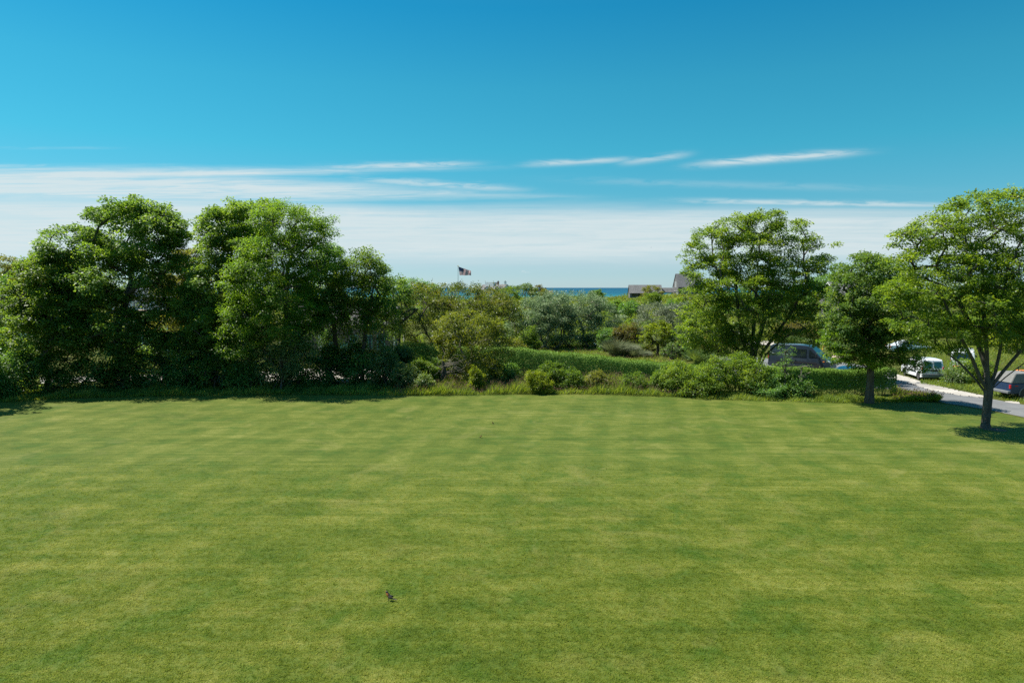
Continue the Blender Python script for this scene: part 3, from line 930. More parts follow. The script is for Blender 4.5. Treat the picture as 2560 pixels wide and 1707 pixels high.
def hedge(name, label, line_px, half_w, height, seed, n, dist_fn=None, bare=0.0, mat='privet', group=None, leaf=(0.085, 0.055), round_=0.38):
    """clipped hedge following a polyline of ground points (source pixels)"""
    rng = np.random.default_rng(seed)
    ps = [gd(*p) for p in line_px]
    c0 = ps[0]
    t_ = thing(name, label, 'hedge', (c0.x, c0.y, 0), 0, group)
    d = np.cumsum([0] + [(ps[i + 1] - ps[i]).length for i in range(len(ps) - 1)]); tot = d[-1]
    px = np.array([p.x for p in ps]); py = np.array([p.y for p in ps])

    def pos(s):
        x = np.interp(s, d, px); y = np.interp(s, d, py)
        e = 0.3
        dx = np.interp(np.minimum(s + e, tot), d, px) - np.interp(np.maximum(s - e, 0), d, px)
        dy = np.interp(np.minimum(s + e, tot), d, py) - np.interp(np.maximum(s - e, 0), d, py)
        l = np.hypot(dx, dy) + 1e-9
        return x, y, -dy / l, dx / l
    hts = height if isinstance(height, (list, tuple)) else [height] * len(ps)
    s = rng.random(n) * tot
    # superellipse cross-section: flat top, upright sides, soft shoulders
    th = rng.uniform(-0.15, math.pi + 0.15, n)
    c, sn = np.cos(th), np.sin(th)
    p = round_
    u = np.sign(c) * np.abs(c) ** p; v = np.sign(sn) * np.abs(sn) ** p
    v = np.where(rng.random(n) < 0.45, rng.random(n) * 0.95, v)
    side = np.where(rng.random(n) < 0.5, 1.0, -1.0)
    low = v < 0.93
    u = np.where(low & (np.abs(u) < 0.93), side, u)
    depth = 1 - 0.30 * rng.random(n) ** 2
    bulge = 1 + 0.07 * np.sin(s * 1.3) + 0.05 * np.sin(s * 3.7 + 1) + rng.normal(size=n) * 0.025
    hh = np.interp(s, d, hts) * (1 + 0.025 * np.sin(s * 0.8) + 0.02 * np.sin(s * 2.9))
    x, y, nx, ny = pos(s)
    endf = np.minimum(1, np.minimum(s, tot - s) / 0.25 + 0.75)
    off = u * half_w * depth * bulge * endf
    z = np.maximum(v, 0) * hh * (1 - 0.1 * (1 - depth)) + rng.normal(size=n) * 0.03
    # leggy, open bottom
    keep = (z > bare * (0.6 + 0.5 * np.sin(s * 2.3) ** 2)) | (rng.random(n) < 0.16)
    P = np.stack([x + nx * off - c0.x, y + ny * off - c0.y, np.maximum(z, 0.05)], 1)
    O = np.stack([nx * u * np.where(low, 1, 0.25), ny * u * np.where(low, 1, 0.25), np.where(low, 0.25, 1.0)], 1)
    On = unit(O)
    D = rng.normal(size=(n, 3)) + np.array([0.05, 0, 0.4])
    D = D - On * ((D * On).sum(1, keepdims=True)) * 0.8
    N = On * 1.6 + rng.normal(size=(n, 3)) * 0.35
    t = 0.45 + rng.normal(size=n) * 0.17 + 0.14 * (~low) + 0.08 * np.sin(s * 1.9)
    lift = rng.random(n) < 0.03
    P[:, 2] += np.where(lift, rng.random(n) * 0.16, 0)
    P, D, N, t = P[keep], D[keep], N[keep], t[keep]
    link('foliage', leaf_mesh('foliage', P, D, N, leaf[0] * rng.uniform(0.7, 1.3, len(P)), leaf[1], t), M[mat], t_)
    k = int(tot * 9)
    s = rng.random(k) * tot; x, y, nx, ny = pos(s)
    o1 = rng.normal(size=k) * 0.25 * half_w; o2 = o1 + rng.normal(size=k) * 0.45 * half_w
    A = np.stack([x + nx * o1 - c0.x, y + ny * o1 - c0.y, np.full(k, -0.05)], 1)
    B = np.stack([x + nx * o2 - c0.x + rng.normal(size=k) * 0.12, y + ny * o2 - c0.y, np.interp(s, d, hts) * rng.uniform(0.5, 0.9, k)], 1)
    st = link('stem_mass', tubes_mesh('stem_mass', A, B, rng.uniform(0.012, 0.025, k), np.full(k, 0.006), 5), M['bark'], t_)
    tag(st, kind='stuff')
    return t_


# ------------------------------------------------------------------ buildings
def box_uv(me):
    """planar shingle coordinates in metres: u along the wall or ridge, v up the slope"""
    uv = me.uv_layers.new(name='UVMap')
    for p in me.polygons:
        n = p.normal
        h = Vector((n.y, -n.x, 0))
        if h.length < 1e-3: h = Vector((1, 0, 0))
        h.normalize(); up = n.cross(h); up = up if up.z >= 0 else -up
        for li in p.loop_indices:
            c = me.vertices[me.loops[li].vertex_index].co
            uv.data[li].uv = (c.dot(h), c.dot(up))


def window_at(parent, c, w, h, nrm, frame='white', pane='window_blue', nx=1, nz=1, d=0.05):
    """window on a wall: c centre (local), nrm '+x','-x','+y','-y' the wall faces"""
    ax = {'+x': (1, 0), '-x': (-1, 0), '+y': (0, 1), '-y': (0, -1)}[nrm]
    n = Vector((ax[0], ax[1], 0)); s = Vector((-ax[1], ax[0], 0)); c = Vector(c)
    rot = Matrix((s, n, Vector((0, 0, 1)))).transposed()
    f = MB(); t = 0.08
    f.box(c + Vector((0, 0, h / 2 - t / 2)) + n * d * .5, (w, d, t), rot); f.box(c - Vector((0, 0, h / 2 - t / 2)) + n * d * .5, (w, d, t), rot)
    f.box(c + s * (w / 2 - t / 2) + n * d * .5, (t, d, h - 2 * t), rot); f.box(c - s * (w / 2 - t / 2) + n * d * .5, (t, d, h - 2 * t), rot)
    for i in range(1, nx):
        f.box(c + s * (w * (i / nx - .5)) + n * d * .4, (0.04, d * .8, h - 2 * t), rot)
    for i in range(1, nz):
        f.box(c + Vector((0, 0, h * (i / nz - .5))) + n * d * .38, (w - 2 * t, d * .7, 0.04), rot)
    wo = f.build('window', M[frame], parent)
    g = MB().box(c + n * d * .2, (w - t, d * .3, h - t), rot)
    g.build('pane', M[pane], wo)
    return wo


def gable(parent, L, Wd, eave, ridge, wall, roof, x0=0.0, y0=0.0, over=0.25, trim='white', z0=-0.3, thick=0.14):
    """gabled block, ridge along local X, centred on (x0, y0)"""
    m = MB(); bm = m.bm
    a, b = x0 - L / 2, x0 + L / 2; c, d = y0 - Wd / 2, y0 + Wd / 2
    vs = {}
    for nx, xx in (('a', a), ('b', b)):
        vs[nx] = [bm.verts.new((xx, yy, zz)) for yy, zz in ((c, z0), (d, z0), (d, eave), (y0, ridge), (c, eave))]
    bm.faces.new(vs['a'][::-1]); bm.faces.new(vs['b'])
    for i in range(5):
        j = (i + 1) % 5
        if i in (2, 3): continue
        bm.faces.new((vs['a'][i], vs['a'][j], vs['b'][j], vs['b'][i]))
    w = m.build('wall', M[wall], parent); box_uv(w.data)
    r = MB()
    sl = (ridge - eave) / (Wd / 2); ov = over
    for sgn in (-1, 1):
        e = Vector((0, y0 + sgn * (Wd / 2 + ov), eave - sl * ov)); tp = Vector((0, y0, ridge))
        n = Vector((0, sgn * sl, 1)).normalized() * thick
        p = [Vector((a - ov, e.y, e.z)), Vector((b + ov, e.y, e.z)), Vector((b + ov, tp.y, tp.z)), Vector((a - ov, tp.y, tp.z))]
        if sgn > 0: p = p[::-1]
        r.panel([q + Vector((0, 0, 0.02)) for q in p], thick)
    ro = r.build('roof', M[roof], parent); box_uv(ro.data)
    if trim:
        for sgn in (-1, 1):
            for xx in (a - ov * 0.98, b + ov * 0.98):
                A = Vector((xx, y0 + sgn * (Wd / 2 + ov), eave - sl * ov)); B = Vector((xx, y0, ridge))
                dv = (B - A); rot = Matrix(((1, 0, 0), dv.normalized(), Vector((1, 0, 0)).cross(dv.normalized()))).transposed()
                MB().box((A + B) / 2 + Vector((0, 0, -0.06)), (0.05, dv.length, 0.18), rot).build('bargeboard', M[trim], parent)
    return w, ro


def chimney(parent, c, w, d, h, mat, cap='stone'):
    m = MB().box((c[0], c[1], c[2] + h / 2), (w, d, h)); m.box((c[0], c[1], c[2] + h + 0.06), (w * 1.15, d * 1.15, 0.12))
    ch = m.build('chimney', M[mat], parent)
    p = MB().tube((c[0], c[1], c[2] + h + 0.12), (c[0], c[1], c[2] + h + 0.42), w * 0.22, w * 0.18); p.build('chimney_pot', M['black'], ch)
    return ch


def house_at(name, label, px, dist, rot=0.0, dz=0.0):
    p = at(px, 800, dist)
    return thing(name, label, 'house', (p.x, dist, hz1(p.x, dist) + dz), rot)


# low shingled barn and tall shingled house on the dune by the sea (about 270 m away)
def dune_houses():
    # stand at local z 0 = ground
    D = 268
    g = house_at('shingled_barn', 'long low grey shingled barn left of the tall gabled house by the sea', 1611, D, RAD(-4))
    zt = at(1611, 713, D).z - g.location.z; ze = at(1611, 732, D).z - g.location.z
    gable(g, 12.2, 6.4, ze, zt, 'shingle_wall', 'shingle', trim=None, z0=-2)
    for i in range(5):
        window_at(g, (-4.4 + i * 2.2, -3.2, ze - 0.75), 2.0, 1.1, '-y', 'black', 'glass', 2, 1)
    window_at(g, (-6.1, 0.2, ze - 0.6), 0.8, 1.2, '-x')
    g = house_at('breezeway', 'narrow open roofed breezeway joining the low barn to the tall house', 1666, D + 0.5, RAD(-2)); g['category'] = 'walkway'
    zt = at(1666, 720, D).z - g.location.z; ze = at(1666, 731, D).z - g.location.z
    r = MB(); L_, w_ = 5.0, 3.0
    for sgn in (-1, 1):
        p = [(-L_ / 2, sgn * w_ / 2, ze), (L_ / 2, sgn * w_ / 2, ze), (L_ / 2, 0, zt), (-L_ / 2, 0, zt)]
        r.panel(p if sgn < 0 else p[::-1], 0.15)
    ro = r.build('roof', M['shingle'], g); box_uv(ro.data)
    for xx in (-2.2, 2.2):
        for yy in (-1.3, 1.3):
            MB().box((xx, yy, ze / 2 - 0.75), (0.22, 0.22, ze + 1.4)).build('post', M['shingle_dark'], g)
    MB().box((0, -1.35, ze - 0.12), (4.9, 0.12, 0.22)).build('beam', M['shingle_dark'], g)
    t = house_at('gabled_house', 'tall steep gabled grey shingled house half hidden by the maple', 1718, D, RAD(2))
    zt = at(1716, 685, D).z - t.location.z; ze = at(1716, 717, D).z - t.location.z
    gable(t, 9.6, 7.6, ze, zt, 'shingle_wall', 'shingle', trim=None, z0=-2, over=0.2)
    for k in (-0.55, 0.55):
        window_at(t, (-4.8, k, ze + 0.9), 0.55, 2.1, '-x', 'white', 'flag_white')
    f = MB()
    for yy in (-3.0, -2.0, -1.0, 0.0, 1.0, 2.0, 3.0): f.box((-4.87, yy, ze - 2.6), (0.1, 0.07, 1.9))
    for zz in (-1.65, -2.6, -3.55): f.box((-4.875, 0, ze + zz), (0.09, 6.4, 0.09))
    f.build('lattice', M['white'], t)
    # cross gable facing the lawn
    c = thing('tmp', None, None); COL.objects.unlink(c); bpy.data.objects.remove(c)
    m = MB(); bm = m.bm
    A = [(1.4, -3.9, -1), (6.0, -3.9, -1), (6.0, -3.9, ze + 0.8), (3.7, -3.9, ze + 2.4), (1.4, -3.9, ze + 0.8)]
    B = [(x, -1.0, z) for x, y, z in A]
    va = [bm.verts.new(p) for p in A]; vb = [bm.verts.new(p) for p in B]
    bm.faces.new(va)
    for i in range(5): bm.faces.new((va[i], vb[i], vb[(i + 1) % 5], va[(i + 1) % 5]))
    w = m.build('gable_wing', M['blue_wall'], t); box_uv(w.data)
    r = MB()
    r.panel([(1.0, -4.3, ze + 0.55), (1.0, -0.6, ze + 0.55), (3.7, -0.6, ze + 2.45), (3.7, -4.3, ze + 2.45)][::-1], 0.14)
    r.panel([(6.4, -4.3, ze + 0.55), (6.4, -0.6, ze + 0.55), (3.7, -0.6, ze + 2.45), (3.7, -4.3, ze + 2.45)], 0.14)
    ro = r.build('wing_roof', M['shingle'], t); box_uv(ro.data)
    window_at(t, (-2.2, -3.8, ze - 1.0), 1.0, 1.3, '-y', 'white', 'window_blue', 2, 2)
    window_at(t, (-0.4, -3.8, ze - 2.9), 1.6, 1.5, '-y', 'white', 'window_blue', 3, 2)
    window_at(t, (3.7, -3.9, ze - 0.5), 1.8, 1.4, '-y', 'white', 'window_blue', 3, 2)


dune_houses()


def white_house():
    D = 240
    t = house_at('white_house', 'distant white house with roof deck and dormers behind the reddish tree', 1238, D, RAD(-30))
    zr = at(1238, 712, D).z - t.location.z; ze = at(1238, 724, D).z - t.location.z
    gable(t, 9.5, 7.0, ze, zr, 'white', 'shingle', z0=-3)
    m = MB().box((-1.6, 0, zr + 0.15), (3.4, 2.6, 1.5)).build('roof_deck', M['white'], t)
    for xx in (-3.25, 0.05):
        MB().box((xx, -1.25, zr + 1.15), (0.14, 0.14, 0.6)).build('deck_post', M['white'], t)
    chimney(t, (0.9, 0.6, zr - 0.2), 0.5, 0.5, 1.3, 'brickwork')
    chimney(t, (4.1, 0, zr - 0.9), 0.6, 0.6, 1.9, 'white')
    for xx in (-1.2, 3.2):
        m = MB(); bm = m.bm
        A = [(xx - 0.9, -3.3, ze - 0.4), (xx + 0.9, -3.3, ze - 0.4), (xx + 0.9, -3.3, ze + 0.35), (xx, -3.3, ze + 1.05), (xx - 0.9, -3.3, ze + 0.35)]
        va = [bm.verts.new(p) for p in A]; vb = [bm.verts.new((p[0], -0.6, p[2])) for p in A]
        bm.faces.new(va)
        for i in range(5): bm.faces.new((va[i], vb[i], vb[(i + 1) % 5], va[(i + 1) % 5]))
        m.build('dormer', M['white'], t)
        r = MB()
        for s in (-1, 1):
            p = [(xx + s * 1.1, -3.5, ze + 0.25), (xx + s * 1.1, -0.5, ze + 0.25), (xx, -0.5, ze + 1.1), (xx, -3.5, ze + 1.1)]
            r.panel(p if s > 0 else p[::-1], 0.08)
        ro = r.build('dormer_roof', M['shingle'], t); box_uv(ro.data)
    # small cottage roof with brick chimney just above the scrub
    D = 285
    c = house_at('cottage', 'tiny cottage with red brick chimney just showing above scrub by the sea', 1368, D)
    zr = at(1368, 727, D).z - c.location.z; ze = at(1368, 735, D).z - c.location.z
    gable(c, 4.0, 4.0, ze, zr, 'shingle_wall', 'brown_roof', z0=-3)
    chimney(c, (-0.7, 0, zr - 0.5), 0.6, 0.6, 1.5, 'brickwork')


white_house()


def hidden_houses():
    # grey shingled house behind the middle of the left tree line
    D = 78
    t = house_at('shingled_cottage', 'weathered grey shingled cottage with pale trim glimpsed through the middle trees', 872, D, RAD(4))
    ze = at(872, 808, D).z; zr = at(872, 768, D).z
    gable(t, 11.0, 6.5, ze, zr, 'shingle_wall', 'shingle', z0=-0.2)
    for xx in (-1.2, 1.1, 2.6, 4.0):
        window_at(t, (xx, -3.25, 2.2), 0.9, 1.6, '-y', 'teal_trim', 'window_blue', 2, 2)
    MB().box((-2.6, -3.32, ze / 2 - 0.1), (0.32, 0.12, ze - 0.3)).build('corner_board', M['white'], t)
    MB().box((5.45, -3.32, ze / 2 - 0.1), (0.2, 0.12, ze - 0.3)).build('corner_board', M['white'], t)
    d = MB().box((0.0, -3.29, 1.1), (0.95, 0.08, 2.1)); d.build('door', M['teal_trim'], t)
    # larger house behind the left trees: deck with white balustrade, chimney
    D = 84
    t = house_at('deck_house', 'blue grey gabled house with white balustraded deck behind the large left tree', 410, D, RAD(-3))
    ze = at(410, 742, D).z; zr = at(410, 690, D).z
    gable(t, 7.5, 8.0, ze, zr, 'shingle_wall', 'shingle_dark', z0=-0.2, y0=2.0)
    chimney(t, (-1.0, 1.6, zr - 0.9), 0.55, 0.55, 2.0, 'stone')
    zd = at(410, 772, D).z
    MB().box((0.3, -3.6, zd - 0.1), (7.0, 3.0, 0.18)).build('deck', M['wood'], t)
    MB().box((0.3, -5.02, zd + 0.92), (7.0, 0.09, 0.07)).build('handrail', M['white'], t)
    MB().box((0.3, -5.02, zd + 0.12), (7.0, 0.07, 0.06)).build('bottom_rail', M['white'], t)
    for i in range(4):
        MB().box((-3.1 + i * 2.25, -5.02, zd + 0.5), (0.13, 0.13, 1.05)).build('newel', M['white'], t)
    src = None
    for i in range(34):
        xx = -2.9 + i * 0.19
        if src is None:
            src = MB().box((0, -5.02, zd + 0.52), (0.045, 0.045, 0.74)).build('baluster', M['white'], t); src.location.x = xx
        else:
            c = src.copy(); COL.objects.link(c); c.location.x = xx
    lo = MB(); lo.box((0.3, -3.6, zd - 1.15), (7.2, 3.1, 0.16), Matrix.Rotation(RAD(16), 3, 'X')); l2 = lo.build('porch_roof', M['brown_roof'], t); box_uv(l2.data)
    for i in range(3): MB().box((-2.8 + i * 3.0, -5.0, (zd - 1.4) / 2), (0.14, 0.14, zd - 1.4)).build('porch_post', M['white'], t)
    window_at(t, (-1.8, -2.0, zd + 1.2), 1.0, 1.5, '-y', 'white', 'window_blue', 2, 3); window_at(t, (1.4, -2.0, zd + 1.1), 1.7, 2.0, '-y', 'white', 'window_blue', 2, 1)
    # far left edge
    D = 92
    t = house_at('pale_gable_house', 'pale grey roofed house just cut off by the far left edge of the picture', -22, D, RAD(14))
    ze = at(0, 752, D).z; zr = at(0, 706, D).z
    gable(t, 6.0, 8.0, ze, zr, 'white', 'shingle', z0=-0.2)
    window_at(t, (3.0, 0, ze - 0.2), 1.0, 1.4, '+x', 'white', 'window_blue', 2, 2)
    D = 150
    t = house_at('dormer_house', 'distant slate roofed house with steep dormer peeping over the far left trees', 118, D, RAD(5))
    ze = at(118, 668, D).z - t.location.z; zr = at(118, 632, D).z - t.location.z
    gable(t, 4.6, 4.0, ze, zr, 'shingle_wall', 'shingle_dark', z0=-1)
    window_at(t, (-2.3, 0, ze - 0.8), 0.8, 1.2, '-x', 'white', 'window_blue', 2, 2)
    t = house_at('far_cottage', 'distant low cottage with weathered grey roof above far left trees', 61, 160, RAD(-5))
    ze = at(61, 672, 160).z - t.location.z; zr = at(61, 657, 160).z - t.location.z
    gable(t, 3.4, 4.4, ze, zr, 'shingle_wall', 'shingle', z0=-1)
    # right: gable roof between the maple and the dark round tree
    D = 128
    t = house_at('roadside_house', 'grey roofed house showing a sloping gable between maple and dark round tree', 2120, D, RAD(3))
    ze = at(2100, 738, D).z - t.location.z; zr = at(2100, 706, D).z - t.location.z
    gable(t, 7.5, 7.0, ze, zr, 'shingle_wall', 'shingle', z0=-1, over=0.4)
    window_at(t, (-1.5, -3.5, ze - 1.3), 1.1, 1.5, '-y', 'white', 'window_blue', 2, 2); window_at(t, (1.5, -3.5, ze - 1.3), 1.1, 1.5, '-y', 'white', 'window_blue', 2, 2)


hidden_houses()


# ------------------------------------------------------------------ poles, flag, hydrant, post
def pole(name, label, cat, px, top_py, D, r, mat='steel', fin='sphere'):
    p = at(px, top_py, D); z0 = hz1(p.x, D)
    t = thing(name, label, cat, (p.x, D, z0)); h = p.z - z0
    MB().tube((0, 0, -0.3), (0, 0, h), r, r * 0.55, 12).build('pole', M[mat], t, True)
    if fin: MB().sphere((0, 0, h + r * 1.2), r * 1.5).build('finial', M['brass'] if fin == 'brass' else M[mat], t, True)
    return t, h


FL_D = 132
fp, fh = pole('flagpole', 'tall thin flagpole flying the flag behind the reddish tree', 'flagpole', 1145, 666, FL_D, 0.07, 'steel', 'brass')


def flag():
    k = FL_D / FPX
    t = thing('flag', 'star spangled striped flag streaming to the right from its pole', 'flag', at(1146.2, 688, FL_D))
    nx, nz = 40, 13
    Wf, Hf = 31 * k, 21.5 * k
    co = np.zeros((nx + 1, nz + 1, 3))
    for i in range(nx + 1):
        f = i / nx
        for j in range(nz + 1):
            g = j / nz
            sag = 0.50 * f ** 0.9 * g * Hf                        # the upper edge sinks towards the fly
            shift = (1 - g) * 3.0 * k                              # lower hoist corner swings out
            wv = 0.22 * f * math.sin(7.5 * f + 2.2 * g) + 0.08 * f * math.sin(17 * f - 3 * g)
            drop = -0.06 * Hf * max(0, f - 0.86) / 0.14 * (1 - g)
            co[i, j] = (shift + f * (Wf - shift * 0.9), -0.05 + wv * 1.3, g * Hf - sag + 0.03 * math.sin(9 * f) * (1 - g) + drop)

    def grid(sel):
        vs, q, ids = [], [], {}
        for i in range(nx):
            for j in range(nz):
                if not sel(i, j): continue
                f = []
                for a, b in ((i, j), (i + 1, j), (i + 1, j + 1), (i, j + 1)):
                    if (a, b) not in ids: ids[(a, b)] = len(vs); vs.append(co[a, b])
                    f.append(ids[(a, b)])
                q.append(f)
        return np.array(vs), np.array(q)
    canton = lambda i, j: i < nx * 0.4 and j >= 6
    for j0 in range(nz):
        v, q = grid(lambda i, j: j == j0 and not canton(i, j))
        link('stripe', np_mesh('stripe', v, q, True), M['flag_red'] if j0 % 2 == 0 else M['flag_white'], t)
    v, q = grid(canton); link('canton', np_mesh('canton', v, q, True), M['flag_blue'], t)
    # fifty stars, on both faces
    S_ = MB(); bm = S_.bm
    for row in range(9):
        nst = 6 if row % 2 == 0 else 5
        for c in range(nst):
            fi = (0.5 + c + (0 if row % 2 == 0 else 0.5)) / 6.0 * 16
            fj = 6 + (row + 0.7) / 9.4 * 7
            i, j = int(min(fi, 15)), int(min(fj, 12)); a, b = fi - i, fj - j
            p = (co[i, j] * (1 - a) * (1 - b) + co[i + 1, j] * a * (1 - b) + co[i, j + 1] * (1 - a) * b + co[i + 1, j + 1] * a * b)
            e1 = unit(co[i + 1, j] - co[i, j]); e2 = unit(co[i, j + 1] - co[i, j]); n = np.cross(e1, e2)
            for sd in (1, -1):
                vs = []
                for s in range(10):
                    r = 0.045 if s % 2 == 0 else 0.018; an = math.pi / 2 + s * math.pi / 5
                    vs.append(bm.verts.new(Vector(p + n * 0.008 * sd + (e1 * math.cos(an) + e2 * math.sin(an)) * r)))
                bm.faces.new(vs if sd > 0 else vs[::-1])
    me = bpy.data.meshes.new('star_field'); bm.to_mesh(me); bm.free()
    tag(link('star_field', me, M['flag_white'], t), kind='stuff')


flag()
pole('bare_flagpole', 'slim white pole without a flag between green tree and reddish tree', 'pole', 1008, 696, 70, 0.075, 'white', 'same')
pole('roadside_pole', 'thin pale pole rising beside the grey roof behind dark round tree', 'pole', 2091, 678, 120, 0.08, 'white', None)
t, h = pole('antenna', 'thin aerial mast poking above the large left tree', 'antenna', 230, 541, 88, 0.045, 'steel', None)
for i, w_ in enumerate((0.9, 0.7, 0.5)):
    MB().tube((-w_ / 2, 0, h - 0.3 - i * 0.35), (w_ / 2, 0, h - 0.3 - i * 0.35), 0.012, 0.012, 6).build('crossbar', M['steel'], t)

hp = gd(2058, 875)
t = thing('fire_hydrant', 'small yellow fire hydrant on the grass behind the grey van', 'hydrant', (hp.x, hp.y, hz1(hp.x, hp.y)), 0.4)
MB().lathe([(0.17, 0), (0.17, 0.05), (0.11, 0.06), (0.11, 0.5), (0.15, 0.51), (0.15, 0.56), (0.125, 0.58), (0.11, 0.66), (0.07, 0.73), (0.0, 0.75)][:-1]).build('barrel', M['yellow'], t, True)
MB().tube((0, 0, 0.73), (0, 0, 0.8), 0.035, 0.03, 5).build('bonnet_nut', M['yellow'], t)
for a in (0, math.pi / 2, math.pi):
    MB().tube((0, 0, 0.42), (0.19 * math.cos(a), -0.19 * math.sin(a), 0.42), 0.06 if a != math.pi / 2 else 0.08, None, 10).build('nozzle_cap', M['yellow'], t)

pp = gd(2064, 868)
t = thing('mailbox', 'pale mailbox on a white post beyond the fire hydrant', 'mailbox', (pp.x, pp.y, hz1(pp.x, pp.y)), 0.3)
MB().box((0, 0, 0.6), (0.12, 0.12, 1.3)).build('post', M['white'], t)
m = MB().box((0, 0, 1.36), (0.26, 0.55, 0.2)); m.tube((0, -0.275, 1.46), (0, 0.275, 1.46), 0.13, None, 14); m.build('letter_box', M['white'], t)
MB().box((0.15, 0.1, 1.5), (0.02, 0.06, 0.2)).build('flag_arm', M['red'], t)

R_ = random.Random(3)
for i, (px, py, s, lab) in enumerate(((2092, 902, 0.55, 'pale tan boulder between grey van and dark round tree'), (2102, 903, 0.42, 'smaller tan boulder leaning on the larger boulder by the grey van'))):
    p = gd(px, py)
    bm = bmesh.new(); bmesh.ops.create_icosphere(bm, subdivisions=2, radius=s)
    for v in bm.verts: v.co = Vector((v.co.x * 1.5, v.co.y, v.co.z * 0.8)) * R_.uniform(0.85, 1.12) + Vector((0, 0, s * 0.4))
    me = bpy.data.meshes.new('boulder'); bm.to_mesh(me); bm.free()
    o = link('boulder', me, M['stone']); o.location = (p.x, p.y, hz1(p.x, p.y)); tag(o, lab, 'boulder', 'tan boulders by the road')


# ------------------------------------------------------------------ vehicles
def body_mesh(prof, hw, tumble_z, tumble, bev=0.05, seg=2):
    """side profile (x, z) swept across the car; above tumble_z the flanks lean in"""
    bm = bmesh.new()

    def w(z): return hw - (max(0, z - tumble_z) * tumble)
    Lv = [bm.verts.new((x, w(z), z)) for x, z in prof]; Rv = [bm.verts.new((x, -w(z), z)) for x, z in prof]
    bm.faces.new(Lv); bm.faces.new(Rv[::-1])
    n = len(prof)
    for i in range(n):
        j = (i + 1) % n
        bm.faces.new((Lv[j], Lv[i], Rv[i], Rv[j]))
    es = [e for e in bm.edges if abs(e.verts[0].co.y - e.verts[1].co.y) < 0.4 and e.verts[0].co.y * e.verts[1].co.y > 0]
    bmesh.ops.recalc_face_normals(bm, faces=bm.faces[:])
    bmesh.ops.bevel(bm, geom=es, offset=bev, segments=seg, affect='EDGES', profile=0.6)
    me = bpy.data.meshes.new('body'); bm.to_mesh(me); bm.free()
    me.polygons.foreach_set('use_smooth', np.ones(len(me.polygons), bool)); me.set_sharp_from_angle(angle=RAD(30))
    return me, w


def side_panel(parent, name, pts, w, mat, side, lift=0.012, thick=0.012):
    p = [Vector((x, side * (w(z) + lift), z)) for x, z in pts]
    m = MB(); n = Vector((0, side, 0.0))
    q = p if (sum((p[i].cross(p[(i + 1) % len(p)]) for i in range(len(p))), Vector()).y * side) > 0 else p[::-1]
    m.panel(q, thick)
    return m.build(name, M[mat], parent)


def wheel(parent, x, y, r, width, side, spokes=5):
    t = MB().lathe([(r * 0.66, -width / 2), (r * 0.93, -width / 2), (r, -width * 0.32), (r, width * 0.32), (r * 0.93, width / 2), (r * 0.66, width / 2)], seg=28)
    bmesh.ops.transform(t.bm, matrix=Matrix.Translation((x, y, r)) @ Matrix.Rotation(math.pi / 2, 4, 'X'), verts=t.bm.verts)
    ty = t.build('wheel', M['tyre'], parent, True)
    rm = MB(); yo = y + side * width * 0.42
    rm.tube((x, yo - side * 0.04, r), (x, yo, r), r * 0.60, None, 24)
    rm.tube((x, yo, r), (x, yo + side * 0.035, r), r * 0.16, r * 0.12, 12)
    for i in range(spokes):
        a = 2 * math.pi * i / spokes + 0.3
        c = Vector((x + math.cos(a) * r * 0.36, yo + side * 0.012, r + math.sin(a) * r * 0.36))
        rm.box(c, (r * 0.5, 0.02, r * 0.13), Matrix.Rotation(-a, 3, 'Y'))
    rm.build('rim', M['alloy'], ty)
    return ty


def arch(parent, x, w, r, side, mat='black', lip=None):
    pts = [(x + r * math.cos(a), r * 0.98 + r * math.sin(a)) for a in np.linspace(-0.35, math.pi + 0.35, 16)]
    side_panel(parent, 'wheel_arch', pts, w, mat, side, 0.004, 0.008)
    if lip:
        m = MB()
        for a, b in zip(np.linspace(-0.2, math.pi + 0.2, 14)[:-1], np.linspace(-0.2, math.pi + 0.2, 14)[1:]):
            r2 = r * 1.03
            A = Vector((x + r2 * math.cos(a), side * (w(0.5) + 0.02), r + r2 * math.sin(a))); B = Vector((x + r2 * math.cos(b), side * (w(0.5) + 0.02), r + r2 * math.sin(b)))
            m.tube(A, B, 0.045, None, 6)
        m.build('arch_flare', M[lip], parent)


def put(px, D, z=None):
    p = at(px, 800, D)
    return (p.x, D, hz1(p.x, D) + (0.012 if z is None else z))


def quad_panel(parent, name, pts, mat, thick=0.015):
    return MB().panel([Vector(p) for p in pts], thick).build(name, M[mat], parent)


